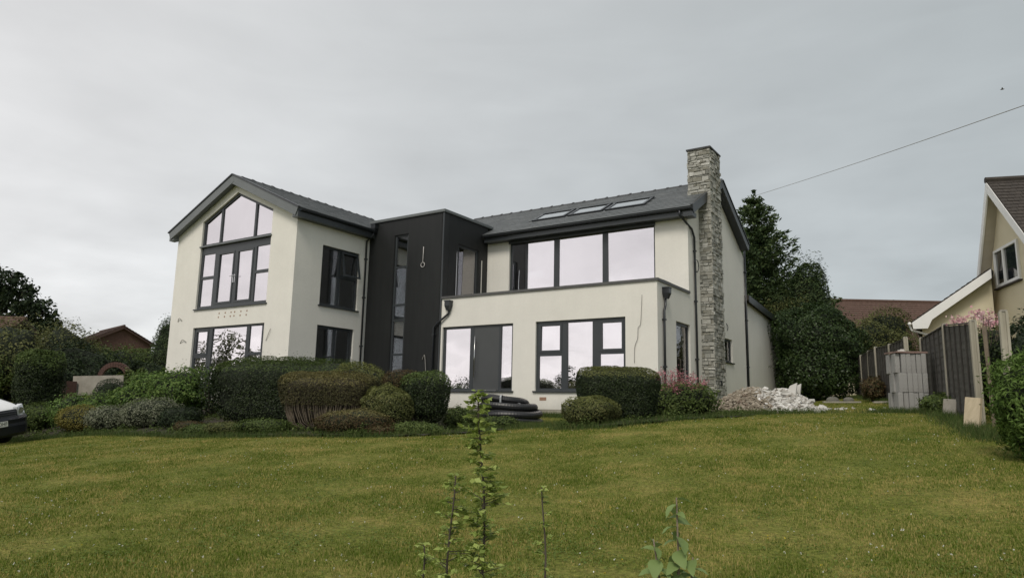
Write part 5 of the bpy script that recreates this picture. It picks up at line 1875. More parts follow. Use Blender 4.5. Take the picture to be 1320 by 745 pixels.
# ------------------------------------------------------------------ black pipe coil
def pipe_coil():
    x, y = -3.62, -1.95
    g = gz(x, y)
    root = thing('pipe_coil', 'black corrugated drainage pipe coiled and strapped, lying below the house wall', 'pipe coil', (x, y, g))
    R = 0.60
    r = 0.108
    levels = [(0.09, 0.02, 0.02, 1.03, 0.02), (0.285, 0.04, -0.02, 1.0, -0.03), (0.48, -0.10, 0.02, 0.95, 0.02), (0.62, -0.26, 0.08, 0.78, 0.10)]
    for i, (z, dx, dy, k, tilt) in enumerate(levels):
        mb = MB()
        pts, rad = [], []
        n = 120
        for j in range(n + 1):
            t = 2 * math.pi * j / n
            px, py = math.cos(t) * R * 1.28 * k, math.sin(t) * R * 0.85 * k
            pts.append((x + dx + px * math.cos(YAW) - py * math.sin(YAW), y + dy + px * math.sin(YAW) + py * math.cos(YAW), g + z + tilt * math.cos(t * 1.0 + 2.2) + 0.015 * math.sin(3 * t + i)))
            rad.append(r * (1.0 if j % 2 else 0.97))
        mb.tube(pts, rad, 12, caps=False)
        mb.build('pipe_loop', 'hose_black', root, smooth=False)
    # straps round the bundle
    for (t, zs) in ((-0.9, (0.05, 0.55)), (-0.35, (0.03, 0.18)), (-1.75, (0.52, 0.76))):
        px, py = math.cos(t) * R * 1.28, math.sin(t) * R * 0.85
        k = 0.98 if zs[0] == 0 else 0.75
        cx, cy = x + (px * math.cos(YAW) - py * math.sin(YAW)) * k + (-0.2 if zs[0] else 0), y + (px * math.sin(YAW) + py * math.cos(YAW)) * k
        mb = MB()
        d = Vector((px * math.cos(YAW) - py * math.sin(YAW), px * math.sin(YAW) + py * math.cos(YAW), 0)).normalized()
        tn = Vector((-d.y, d.x, 0))
        loop = []
        zc, hz = g + (zs[0] + zs[1]) / 2 + 0.02, (zs[1] - zs[0]) / 2 + 0.03
        for j in range(17):
            a = 2 * math.pi * j / 16
            ca_, sa_ = math.cos(a), math.sin(a)
            loop.append(Vector((cx, cy, zc)) + d * (math.copysign(abs(ca_) ** 0.6, ca_) * (r + 0.022)) + Vector((0, 0, math.copysign(abs(sa_) ** 0.6, sa_) * (hz + 0.0))))
        for p, q in zip(loop, loop[1:]):
            for s in (1,):
                mb.quadmesh([p - tn * 0.024, p + tn * 0.024, q + tn * 0.024, q - tn * 0.024], [(0, 1, 2, 3)])
        o = mb.build('strap', 'strap_grey', root)
        so = o.modifiers.new('thick', 'SOLIDIFY'); so.thickness = 0.006; so.offset = 1


pipe_coil()


# ------------------------------------------------------------------ concrete block stack
def block_stack():
    cx, cy = 6.12, -0.05
    g = gz(cx, cy) + 0.01
    phi = math.radians(24)
    R = Matrix.Rotation(phi, 3, 'Z')
    bw, bd, bh = 0.100, 0.215, 0.440
    base = {}
    rows = ['bottom', 'middle', 'top']
    cols = ['first', 'second', 'third', 'fourth', 'fifth', 'sixth']
    ranks = ['front', 'second', 'rear']

    def block_mesh():
        mb = MB()
        c = 0.006
        mb.obox((0, 0, bh / 2), bw - 2 * c, bd, bh - 2 * c)
        mb.obox((0, 0, bh / 2), bw, bd - 2 * c, bh - 2 * c)
        mb.obox((0, 0, bh / 2), bw - 2 * c, bd - 2 * c, bh)
        me = bpy.data.meshes.new('concrete_block')
        me.from_pydata(mb.v, [], mb.f)
        fix_normals(me)
        me.materials.append(MATS['block_grey'])
        return me
    meshes = [block_mesh() for _ in range(4)]
    # solid body of each block: three interlocking boxes would split islands, so merge verts close together
    for k, row in enumerate(rows):
        for j in range(3):
            for i in range(6):
                o = bpy.data.objects.new('concrete_block', meshes[(i + 2 * j + k) % 4])
                COL.objects.link(o)
                stag = 0.045 if (k + j) % 2 else -0.02
                p = Vector(((i - 2.5) * (bw + 0.007) + (stag if i == 0 else 0) * 0.6, (j - 1) * (bd + 0.006) + random.uniform(-0.028, 0.028) + (0.03 if k == 2 else 0.0), k * (bh + 0.002)))
                o.location = Vector((cx, cy, g)) + R @ p
                o.rotation_euler = (0, 0, phi + random.uniform(-0.04, 0.04))
                tag(o, f'grey concrete block on end, {row} row of the stack, {ranks[j]} rank, {cols[i]} from its left', 'concrete block', 'concrete blocks stacked by the fence')
    z = g + 3 * (bh + 0.002)
    for i, (dx, dy, a, lab) in enumerate(((-0.14, -0.16, 0.08, 'flat reddish slab on the front left of the block stack'), (0.17, -0.14, -0.05, 'flat reddish slab on the front right of the block stack'), (0.0, 0.2, 0.03, 'flat reddish slab at the back of the block stack'))):
        mb = MB()
        mb.obox((0, 0, 0.018), 0.40 if i < 2 else 0.68, 0.36, 0.030)
        mb.obox((0.01, 0.0, 0.036), 0.36 if i < 2 else 0.6, 0.32, 0.010)
        o = mb.build('cover_slab', 'slate_lid')
        o.location = Vector((cx, cy, z)) + R @ Vector((dx, dy, 0.002 * i + (0.03 if i == 2 else 0)))
        o.rotation_euler = (0.02 * (i - 1), 0.03 * (1 - i), phi + a)
        tag(o, lab, 'slab', 'slabs covering the block stack')
    mb = MB()
    mb.obox((0, 0, 0.02), 0.14, 0.10, 0.05)
    mb.obox((0.02, 0.01, 0.05), 0.08, 0.06, 0.03)
    o = mb.build('stone_weight', 'rubble_white')
    o.location = Vector((cx, cy, z + 0.045)) + R @ Vector((-0.12, -0.1, 0))
    tag(o, 'small pale stone weighing down the slabs on the block stack', 'stone')


block_stack()

# ------------------------------------------------------------------ fence
POSTS = [(7.93, -6.48, 0.95, -0.9), (7.54, -4.11, 1.10, -0.75), (7.00, -1.47, 1.36, -0.5), (6.36, 1.73, 1.40, -0.35), (5.81, 4.36, 1.69, -0.25), (4.62, 7.78, 1.73, -0.1), (3.12, 13.99, 1.85, 0.2)]
POSTS = POSTS[:5] + [(5.2, 6.1, 1.66, -0.18), (4.62, 7.78, 1.73, -0.1), (4.1, 9.9, 1.78, 0.0), (3.6, 12.0, 1.80, 0.1), (3.12, 13.99, 1.84, 0.2)]
plab = ['weathered concrete fence post standing alone at the right, no panel on either side', 'leaning concrete fence post nearest the viewer with a panel, beside the tall plank',
        'concrete fence post between the two nearest dark panels', 'concrete fence post right behind the block stack', 'concrete fence post left of the block stack top',
        'second concrete fence post left of the block stack', 'concrete fence post left of the red and green shrub', 'concrete fence post in the dark corner, third from the far end',
        'concrete fence post in the dark corner, second from the far end', 'farthest concrete fence post under the bushy tree']


def post(i, x, y, zt_, zb_):
    g = gz(x, y)
    o = thing('fence_post', plab[i], 'fence post', (x, y, g), 'concrete fence posts')
    tilt = Vector((random.uniform(-0.02, 0.01), random.uniform(-0.015, 0.01), 0))
    mb = MB()
    s = 0.055
    h = zt_ - g
    nxt = POSTS[min(i + 1, len(POSTS) - 1)]; prv = POSTS[max(i - 1, 0)]
    d = Vector((nxt[0] - prv[0], nxt[1] - prv[1], 0)).normalized()
    a = Vector((d.y, -d.x, 0))
    pr = [(-s, -s), (s, -s), (s, -0.022), (s - 0.022, -0.022), (s - 0.022, 0.022), (s, 0.022), (s, s), (-s, s), (-s, 0.022), (-s + 0.022, 0.022), (-s + 0.022, -0.022), (-s, -0.022)]
    low, up_ = [], []
    for (q, w) in pr:
        b = Vector((x, y, g - 0.3)) + d * q + a * w
        low.append(b); up_.append(b + Vector((tilt.x * h, tilt.y * h, h + 0.3)))
    k = len(pr)
    mb.v = [tuple(p) for p in low + up_]
    mb.f = [tuple(range(k))[::-1], tuple(range(k, 2 * k))] + [(j, (j + 1) % k, k + (j + 1) % k, k + j) for j in range(k)]
    mb.build('shaft', 'concrete_post', o)
    c = MB()
    tc = Vector((x, y, zt_)) + Vector((tilt.x * h, tilt.y * h, 0))
    c.obox(tc + Vector((0, 0, 0.012)), 0.09, 0.09, 0.022, Matrix.Rotation(math.atan2(d.y, d.x), 3, 'Z'))
    c.build('weathered_top', 'concrete', o)


for i, p in enumerate(POSTS):
    post(i, *p)


def fence_panel(i, A, B, top_a, top_b, bot_a, bot_b, label, lattice=False):
    A, B = Vector((A[0], A[1], 0)), Vector((B[0], B[1], 0))
    d = (B - A).normalized()
    A = A + d * 0.06; B = B - d * 0.06
    L_ = (B - A).length
    nrm = Vector((d.y, -d.x, 0))
    if nrm.x > 0:
        nrm = -nrm
    root = thing('garden_fence', label, 'fence panel', (A.x, A.y, bot_a), 'dark lap fence panels')
    ht_a, ht_b = top_a - bot_a, top_b - bot_b
    nb = 12

    def pt(t, f, off):
        return A.lerp(B, t) + Vector((0, 0, (bot_a * (1 - t) + bot_b * t) + (ht_a * (1 - t) + ht_b * t) * f)) + nrm * off
    for k in range(nb):
        f0, f1 = k / nb, min((k + 1.25) / nb, 1.0)
        mb = MB()
        w = random.uniform(-0.003, 0.003)
        q = []
        for (t, f, o_) in ((0, f0, 0.012 + w), (1, f0, 0.012 - w), (1, f1, 0.001), (0, f1, 0.001)):
            q.append((t, f, o_))
        mb.hexa([pt(q[0][0], q[0][1], q[0][2]), pt(q[1][0], q[1][1], q[1][2]), pt(q[1][0], q[1][1], q[1][2] - 0.009), pt(q[0][0], q[0][1], q[0][2] - 0.009),
                 pt(q[3][0], q[3][1], q[3][2]), pt(q[2][0], q[2][1], q[2][2]), pt(q[2][0], q[2][1], q[2][2] - 0.009), pt(q[3][0], q[3][1], q[3][2] - 0.009)])
        mb.build('lap_board', 'fence_wood', root)
    for k in range(6):
        t = 0.012 + 0.976 * k / 5
        mb = MB()
        mb.beam(pt(t, 0.0, 0.026), pt(t, 1.0, 0.026), 0.022, 0.038, up=d)
        mb.build('batten', 'batten_wood', root)
    mb = MB()
    mb.beam(pt(0, 1.012, 0.01), pt(1, 1.012, 0.01), 0.05, 0.025)
    mb.build('capping_rail', 'batten_wood', root)


pl = ['dark lap fence panel nearest the viewer, behind the leaning boards', 'dark lap fence panel right of the block stack, second from the viewer', 'dark lap fence panel hidden behind the block stack',
      'dark lap fence panel left of the block stack', 'second dark lap fence panel left of the block stack', 'dark fence panel beyond the red and green shrub', 'far dark fence panel in the shade', 'farthest dark fence panel under the bushy tree']
for k, i in enumerate(range(1, 9)):
    a, b = POSTS[i], POSTS[i + 1]
    drop = 0.42 if i == 3 else 0.04
    fence_panel(k, a, b, a[2] - drop - (0.0), b[2] - drop, a[3] + 0.0, b[3] + 0.0, pl[k])
# tall plank tied to the nearest post and boards leaning on the fence
mb = MB()
mb.beam((7.72, -4.20, gz(7.72, -4.2)), (7.70, -4.16, 1.0), 0.06, 0.035, up=(0.3, 1, 0))
o = mb.build('timber_plank', 'bark_pale')
tag(o, 'tall weathered plank standing upright against the nearest fence post', 'plank')
mb = MB()
g = gz(7.38, -4.75)
mb.hexa([(7.28, -4.72, g), (7.50, -4.86, g), (7.53, -4.82, g), (7.31, -4.68, g), (7.34, -4.60, g + 0.52), (7.56, -4.74, g + 0.50), (7.59, -4.70, g + 0.50), (7.37, -4.56, g + 0.52)])
o = mb.build('board', 'pale_wood')
tag(o, 'pale square board leaning on the nearest fence post', 'board')
mb = MB()
g = gz(6.98, -2.1)
mb.hexa([(6.86, -2.05, g), (7.09, -2.20, g), (7.12, -2.16, g), (6.89, -2.01, g), (6.90, -1.95, g + 0.34), (7.13, -2.10, g + 0.33), (7.16, -2.06, g + 0.33), (6.93, -1.91, g + 0.34)])
o = mb.build('board', 'board_pale')
tag(o, 'small greyish board leaning at the foot of the second fence panel', 'board')
for (x, y, L_, a, lab) in ((3.75, 5.9, 1.15, 0.5, 'pale plank lying on the lawn right of the rubble pile'), (5.05, 4.6, 0.5, 0.45, 'short pale plank on the lawn left of the block stack')):
    mb = MB()
    g = gz(x, y) + 0.05
    dx, dy = math.cos(a) * L_ / 2, math.sin(a) * L_ / 2
    mb.beam((x - dx, y - dy, g), (x + dx, y + dy, g + 0.02), 0.12, 0.05)
    o = mb.build('timber_plank', 'board_pale')
    tag(o, lab, 'plank')


# ------------------------------------------------------------------ rubble pile
def rubble():
    cx, cy = 2.55, 0.95
    r = np.random.default_rng(21)

    def height(x, y):
        a = math.cos(0.48) * (x - cx) + math.sin(0.48) * (y - cy)
        b = -math.sin(0.48) * (x - cx) + math.cos(0.48) * (y - cy)
        h1 = 0.62 * np.exp(-((a + 0.25) / 0.85) ** 2 - (b / 0.75) ** 2)
        h2 = 0.54 * np.exp(-((a - 0.55) / 0.60) ** 2 - (b / 0.65) ** 2)
        return np.maximum(h1, h2) + 0.10 * np.exp(-((a + 1.2) / 0.5) ** 2 - (b / 0.5) ** 2), a, b
    mb = MB()
    n = 44
    st = 4.4 / n
    for i in range(n + 1):
        for j in range(n + 1):
            x, y = cx - 2.2 + i * st, cy - 2.2 + j * st
            h, a, b = height(np.array(x), np.array(y))
            x2 = max(x, 0.06)
            mb.v.append((x2, y, gz(x2, y) + float(h) - 0.04 + (r.normal() * 0.02 if h > 0.05 else -0.05)))
    for i in range(n):
        for j in range(n):
            k = i * (n + 1) + j
            mb.f.append((k, k + n + 1, k + n + 2, k + 1))
    o = mb.build('rubble_mound', 'rubble_soil', kind='stuff', smooth=True)
    tag(o, 'heap of tan building soil beside the stone chimney')

    def chunk(mbx, p, s, flat, rr):
        R = Matrix.Rotation(rr.random() * 6.28, 3, 'Z') @ Matrix.Rotation(rr.normal() * 0.5, 3, 'X') @ Matrix.Rotation(rr.normal() * 0.5, 3, 'Y')
        pts = []
        for z in (-1, 1):
            for x, y in ((-1, -1), (1, -1), (1, 1), (-1, 1)):
                pts.append(Vector(p) + R @ Vector((x * s * rr.uniform(0.6, 1.2), y * s * rr.uniform(0.5, 1.0), z * s * flat * rr.uniform(0.7, 1.2))))
        mbx.hexa(pts)
    white, tan = MB(), MB()
    for k in range(3600):
        a, b = r.normal(0.0, 0.85), r.normal(0, 0.55)
        x = cx + math.cos(0.48) * a - math.sin(0.48) * b
        y = cy + math.sin(0.48) * a + math.cos(0.48) * b
        if x < 0.15 or (a > 1.15 and r.random() < 0.75):
            continue
        h, _, _ = height(np.array(x), np.array(y))
        z = gz(x, y) + float(h) + 0.0
        iswhite = a > 0.05 + r.normal() * 0.22
        s = min(abs(r.normal(0.028, 0.022)) + 0.010, 0.085)
        chunk(white if iswhite else tan, (x, y, z), s * (1.3 if iswhite else 0.75), 0.28 if iswhite else 0.6, r)
    o = white.build('rubble', 'rubble_white', kind='stuff'); tag(o, 'broken white plaster and plasterboard pieces on the right of the heap')
    o = tan.build('rubble', 'rubble_tan', kind='stuff'); tag(o, 'tan stones and clods on the left of the heap')
    labs = ['large white plaster slab tilted upright on top of the rubble pile', 'flat white plaster slab at the right foot of the rubble pile', 'white plaster lump in the middle of the rubble pile',
            'broad white plaster piece low on the left of the white rubble', 'white plaster piece on the crest of the rubble pile', 'long white plasterboard strip on the right slope of the rubble pile',
            'cream plaster lump below the upright slab', 'loose white scrap on the grass right of the rubble pile']
    spec = [(0.86, -0.05, 0.30, 0.16), (1.15, -0.30, 0.02, 0.14), (0.55, -0.35, 0.03, 0.15), (0.28, -0.50, 0.02, 0.14), (0.10, 0.0, 0.04, 0.12), (1.05, -0.1, 0.05, 0.15), (0.70, -0.25, 0.05, 0.13), (1.55, -0.15, 0.03, 0.09)]
    for (a, b, dz, s), lab in zip(spec, labs):
        x = cx + math.cos(0.48) * a - math.sin(0.48) * b
        y = cy + math.sin(0.48) * a + math.cos(0.48) * b
        h, _, _ = height(np.array(x), np.array(y))
        m2 = MB()
        if 'upright' in lab:
            z = gz(x, y) + float(h)
            m2.hexa([Vector((x, y, z)) + Vector(q) for q in ((-0.14, 0, -0.06), (0.12, -0.05, -0.06), (0.13, 0.02, -0.06), (-0.13, 0.07, -0.06), (-0.02, 0.02, 0.22), (0.17, 0.0, 0.30), (0.17, 0.06, 0.30), (-0.01, 0.08, 0.22))])
        else:
            chunk(m2, (x, y, gz(x, y) + float(h) + dz), s, 0.3, r)
        o = m2.build('plaster_chunk', 'rubble_white')
        tag(o, lab, 'rubble', 'large plaster chunks')
    # dark garden stones in the shade beyond
    for i, (x, y, s, lab) in enumerate(((3.1, 8.2, 0.22, 'dark rounded stone in the shade behind the rubble, leftmost'), (3.55, 8.6, 0.17, 'dark rounded stone in the shade behind the rubble, rightmost'))):
        m2 = MB()
        k = 10
        for zz, rr_ in ((0.0, 0.9), (0.3, 1.05), (0.65, 0.9), (0.95, 0.45)):
            for j in range(k):
                t = 6.2832 * j / k
                q = s * rr_ * (1 + 0.12 * math.sin(2 * t + i) + 0.08 * math.sin(5 * t))
                m2.v.append((x + math.cos(t) * q, y + math.sin(t) * q, gz(x, y) - 0.03 + zz * s * 1.1))
        for lv in range(3):
            for j in range(k):
                a_, b_ = lv * k + j, lv * k + (j + 1) % k
                m2.f.append((a_, b_, b_ + k, a_ + k))
        m2.f.append(tuple(range(3 * k, 4 * k)))
        o = m2.build('garden_stone', 'mortar')
        bv = o.modifiers.new('round', 'BEVEL'); bv.width = s * 0.35; bv.segments = 3
        tag(o, lab, 'stone', 'dark garden stones')


rubble()


# ------------------------------------------------------------------ van
def van():
    px, py = -14.42, -10.38
    heading = math.radians(14.0)
    g = gz(px, py) - 0.12
    root = thing('white_van', 'white van with dark grille and bumper parked at the left edge of the lawn', 'van', (px, py, g), rot=(0, 0, 0))
    fx = Vector((math.cos(heading), math.sin(heading), 0.0))
    lf = Vector((-fx.y, fx.x, 0))           # the van's left = right-hand side in view
    # stand it on the cross slope
    tilt = math.atan2(gz(px + lf.x, py + lf.y) - gz(px - lf.x, py - lf.y), 2.0)
    tilt = 0.165
    upv = (Vector((0, 0, 1)) * math.cos(tilt) - lf * math.sin(tilt)).normalized()
    lf2 = (lf * math.cos(tilt) + Vector((0, 0, 1)) * math.sin(tilt)).normalized()
    root.rotation_euler = Matrix((fx, lf2, upv)).transposed().to_euler()
    WORLD_LOC.pop(root.name, None)
    root.scale = (1.14, 1.12, 1.28)
    # local frame: +x forward (nose at x = 0), +y left, z up
    secs = [(-0.02, 0.66, 0.34, 0.74), (-0.06, 0.76, 0.30, 0.80), (-0.16, 0.83, 0.28, 0.86), (-0.40, 0.86, 0.26, 0.94), (-0.80, 0.875, 0.25, 1.02), (-1.08, 0.88, 0.25, 1.08),
            (-1.12, 0.86, 0.25, 1.10), (-1.75, 0.84, 0.25, 1.74), (-2.1, 0.84, 0.25, 1.82), (-3.2, 0.85, 0.25, 1.84), (-4.30, 0.84, 0.26, 1.82), (-4.38, 0.80, 0.34, 1.70)]
    mb = MB()
    n = 24
    for (x, hw, zl_, zt_) in secs:
        zc, hz = (zl_ + zt_) / 2, (zt_ - zl_) / 2
        for j in range(n):
            t = 2 * math.pi * j / n
            c_, s_ = math.cos(t), math.sin(t)
            e = 0.36
            mb.v.append((x, math.copysign(abs(c_) ** e, c_) * hw * (1 - 0.10 * max(s_, 0) ** 2), zc + math.copysign(abs(s_) ** e, s_) * hz))
    for i in range(len(secs) - 1):
        for j in range(n):
            a, b = i * n + j, i * n + (j + 1) % n
            mb.f.append((a, b, b + n, a + n))
    mb.f.append(tuple(range(n))); mb.f.append(tuple(range((len(secs) - 1) * n, len(secs) * n))[::-1])
    mb.build('body', 'car_white', root, smooth=True)
    # bumper wrapping the nose
    mb = MB()
    prof = [(0.055, 0.0), (0.05, 0.30), (0.035, 0.55), (0.0, 0.74), (-0.10, 0.855), (-0.30, 0.895), (-0.46, 0.90)]
    pts = [(x, -y) for x, y in prof[::-1]] + prof[1:]
    for z, ins in ((0.24, -0.03), (0.30, 0.02), (0.46, 0.03), (0.52, 0.015), (0.60, 0.03), (0.655, 0.0)):
        for (x, y) in pts:
            mb.v.append((x + ins, y * (1 + ins * 0.15), z))
    m = len(pts)
    for i in range(5):
        for j in range(m - 1):
            a = i * m + j
            mb.f.append((a, a + 1, a + 1 + m, a + m))
    mb.f.append(tuple(range(5 * m, 6 * m)))
    mb.build('bumper', 'car_blue_black', root, smooth=False)
    mb = MB()
    for z0_, z1_ in ((0.66, 0.69), (0.71, 0.735), (0.755, 0.78)):
        mb.hexa([(0.045, -0.50, z0_), (0.045, 0.50, z0_), (-0.05, 0.5, z0_), (-0.05, -0.5, z0_), (0.025, -0.50, z1_), (0.025, 0.50, z1_), (-0.05, 0.5, z1_), (-0.05, -0.5, z1_)])
    mb.hexa([(0.02, -0.56, 0.645), (0.02, 0.56, 0.645), (-0.06, 0.56, 0.645), (-0.06, -0.56, 0.645), (0.0, -0.54, 0.80), (0.0, 0.54, 0.80), (-0.06, 0.54, 0.80), (-0.06, -0.54, 0.80)])
    mb.build('grille', 'car_black', root)
    for s in (-1, 1):
        mb = MB()
        q = [(0.010, 0.55 * s, 0.66), (-0.075, 0.80 * s, 0.68), (-0.20, 0.865 * s, 0.72), (-0.24, 0.865 * s, 0.86), (-0.10, 0.76 * s, 0.885), (0.0, 0.56 * s, 0.84)]
        q2 = [(x - 0.09, y * 0.93, z) for x, y, z in q]
        mb.v = q + q2
        k = 6
        mb.f = [tuple(range(k)), tuple(range(k, 2 * k))[::-1]] + [(j, (j + 1) % k, k + (j + 1) % k, k + j) for j in range(k)]
        h_ = mb.build('headlight', 'lamp_glass', root)
        b_ = MB()
        b_.tube([(-0.045, 0.66 * s, 0.765), (0.004, 0.66 * s, 0.765)], 0.06, 14)
        b_.build('lamp_bowl', 'chrome', h_)
    # round emblem: ring with a V over a W
    mb = MB()
    rr = 0.062
    ring_ = [(0.052, math.cos(t) * rr, 0.725 + math.sin(t) * rr) for t in np.linspace(0, 2 * math.pi, 25)]
    mb.tube(ring_, 0.008, 6, caps=False)

    def bar(a, b):
        mb.tube([(0.052, a[0] * rr, 0.725 + a[1] * rr), (0.052, b[0] * rr, 0.725 + b[1] * rr)], 0.006, 5)
    for a, b in (((-0.42, 0.85), (0, 0.08)), ((0.42, 0.85), (0, 0.08)), ((-0.88, 0.35), (-0.38, -0.88)), ((-0.38, -0.88), (0, -0.06)), ((0, -0.06), (0.38, -0.88)), ((0.38, -0.88), (0.88, 0.35))):
        bar(a, b)
    em = mb.build('emblem', 'chrome', root)
    mb = MB()
    mb.tube([(0.03, 0, 0.725), (0.046, 0, 0.725)], rr, 20)
    mb.build('emblem_disc', 'car_blue_black', em)
    # number plate with raised letters
    mb = MB()
    mb.box(0.082, 0.094, -0.26, 0.26, 0.475, 0.586)
    plate = mb.build('number_plate', 'plate_white', root)
    cu = bpy.data.curves.new('registration', 'FONT')
    cu.body = 'Y58 DHF'
    cu.size = 0.118
    cu.space_character = 1.05
    cu.extrude = 0.001
    cu.align_x = 'RIGHT'; cu.align_y = 'CENTER'
    cu.materials.append(MATS['ink_black'])
    to = bpy.data.objects.new('registration', cu)
    COL.objects.link(to)
    to.parent = plate
    to.matrix_local = Matrix.Translation((0.0955, 0.245, 0.530)) @ Matrix(((0, 0, 1, 0), (1, 0, 0, 0), (0, 1, 0, 0), (0, 0, 0, 1)))
    to.scale = (0.86, 1, 1)
    bpy.context.view_layer.update()
    me = bpy.data.meshes.new_from_object(to.evaluated_get(bpy.context.evaluated_depsgraph_get()))
    ro = bpy.data.objects.new('registration', me)
    COL.objects.link(ro)
    ro.parent = plate
    ro.matrix_local = to.matrix_local
    bpy.data.objects.remove(to)
    # wheels
    for x in (-0.84, -3.45):
        for s in (-1, 1):
            mb = MB()
            pr = [(0.60, 0.20), (0.68, 0.27), (0.70, 0.305), (0.80, 0.315), (0.86, 0.305), (0.875, 0.26), (0.87, 0.20)]
            k = 20
            for j in range(k):
                t = 2 * math.pi * j / k
                for (yy, r_) in pr:
                    mb.v.append((x + math.cos(t) * r_, s * yy, 0.315 + math.sin(t) * r_))
            q = len(pr)
            for j in range(k):
                for i in range(q):
                    a, b = j * q + i, ((j + 1) % k) * q + i
                    a2, b2 = j * q + (i + 1) % q, ((j + 1) % k) * q + (i + 1) % q
                    mb.f.append((a, b, b2, a2))
            w_ = mb.build('wheel', 'tyre_rubber', root, smooth=True)
            r_ = MB()
            r_.tube([(x, s * 0.62, 0.315), (x, s * 0.865, 0.315)], 0.205, 18)
            r_.build('rim', 'steel', w_)
    mb = MB()
    mb.hexa([(-1.17, -0.72, 1.14), (-1.17, 0.72, 1.14), (-1.16, 0.72, 1.10), (-1.16, -0.72, 1.10), (-1.71, -0.66, 1.70), (-1.71, 0.66, 1.70), (-1.68, 0.66, 1.70), (-1.68, -0.66, 1.70)])
    mb.build('windscreen', 'dark_glass', root)
    for s in (-1, 1):
        mb = MB()
        mb.hexa([(-1.45, s * 0.855, 1.12), (-2.25, s * 0.86, 1.12), (-2.25, s * 0.88, 1.12), (-1.45, s * 0.875, 1.12), (-1.85, s * 0.80, 1.62), (-2.25, s * 0.80, 1.62), (-2.25, s * 0.82, 1.62), (-1.85, s * 0.82, 1.62)])
        mb.build('side_window', 'dark_glass', root)
        mb = MB()
        mb.obox((-1.5, s * 1.0, 1.12), 0.10, 0.20, 0.15)
        mb.build('wing_mirror', 'car_black', root)


van()


# ------------------------------------------------------------------ left background: board, arch, brick bungalow, tiled house
mb = MB()
mb.beam((-21.05, -5.52, -0.04), (-19.35, -4.55, 0.03), 0.04, 0.72)
mb.v = [tuple(v) for v in mb.v]
o = mb.build('building_board', 'board_pale')
tag(o, 'large pale board standing on edge behind the small clipped ball', 'board')
mb = MB()
mb.box(-21.9, -20.8, -5.9, -5.5, -1.0, 0.12)
o = mb.build('low_brick_wall', 'brick_red')
tag(o, 'low brown brick wall left of the pale board', 'wall')


def arch():
    x, y = -23.6, -2.7
    g = gz(x, y)
    z = 0.42
    root = thing('brick_arch', 'curved red brick garden arch behind the pale board', 'arch', (x, y, g))
    d = Vector((math.cos(YAW + 0.2), math.sin(YAW + 0.2), 0))
    nn = Vector((-d.y, d.x, 0))
    for ring_, (r0, dep) in enumerate(((0.50, 0.0), (0.62, 0.14))):
        k = 15 + ring_ * 3
        for i in range(k):
            t = math.pi * (i + 0.5) / k
            c = Vector((x, y, z)) + d * math.cos(t) * r0 + Vector((0, 0, math.sin(t) * r0)) + nn * dep
            R = Matrix((d, nn, Vector((0, 0, 1)))).transposed() @ Matrix.Rotation(-(t - math.pi / 2), 3, 'Y')
            mb = MB()
            mb.obox(c, 2 * math.pi / 2 * r0 / k * 0.88, 0.22, 0.10, R)
            mb.build('brick', 'brick_red', root)
    mb = MB()
    for s in (-1, 1):
        c = Vector((x, y, 0)) + d * 0.56 * s
        mb.hexa([c + d * -0.10 - nn * 0.1 + Vector((0, 0, g - 0.2)), c + d * 0.10 - nn * 0.1 + Vector((0, 0, g - 0.2)), c + d * 0.10 + nn * 0.2 + Vector((0, 0, g - 0.2)), c - d * 0.10 + nn * 0.2 + Vector((0, 0, g - 0.2)),
                 c + d * -0.10 - nn * 0.1 + Vector((0, 0, z)), c + d * 0.10 - nn * 0.1 + Vector((0, 0, z)), c + d * 0.10 + nn * 0.2 + Vector((0, 0, z)), c - d * 0.10 + nn * 0.2 + Vector((0, 0, z))])
    mb.build('pier', 'brick_red', root)


arch()


def tiled_roof(mb, o, along, up, n_len, s_len, gauge, w, th, roll=0.0):
    o, along, up = Vector(o), Vector(along).normalized(), Vector(up).normalized()
    nrm = along.cross(up).normalized()
    if nrm.z < 0:
        nrm = -nrm
    for r in range(int(s_len / gauge)):
        s0, s1 = r * gauge, min(r * gauge + gauge * 1.2, s_len)
        a = -(w / 2 if (r % 2 and roll == 0) else 0)
        while a < n_len:
            a0, a1 = max(a, 0) + 0.004, min(a + w, n_len) - 0.004
            a += w
            if a1 - a0 < 0.04:
                continue
            l0 = th * 1.2 + random.uniform(0, 0.008)
            if roll:
                am = (a0 + a1) / 2
                cols_ = ((a0, 0.0), (am, roll), (a1, 0.0))
                for (p, hp), (q, hq) in zip(cols_, cols_[1:]):
                    mb.hexa([o + along * p + up * s0 + nrm * (l0 + hp), o + along * q + up * s0 + nrm * (l0 + hq), o + along * q + up * s1 + nrm * (0.002 + hq), o + along * p + up * s1 + nrm * (0.002 + hp),
                             o + along * p + up * s0 + nrm * (l0 + hp + th), o + along * q + up * s0 + nrm * (l0 + hq + th), o + along * q + up * s1 + nrm * (0.002 + hq + th), o + along * p + up * s1 + nrm * (0.002 + hp + th)])
            else:
                mb.hexa([o + along * a0 + up * s0 + nrm * l0, o + along * a1 + up * s0 + nrm * l0, o + along * a1 + up * s1 + nrm * 0.002, o + along * a0 + up * s1 + nrm * 0.002,
                         o + along * a0 + up * s0 + nrm * (l0 + th), o + along * a1 + up * s0 + nrm * (l0 + th), o + along * a1 + up * s1 + nrm * (0.002 + th), o + along * a0 + up * s1 + nrm * (0.002 + th)])


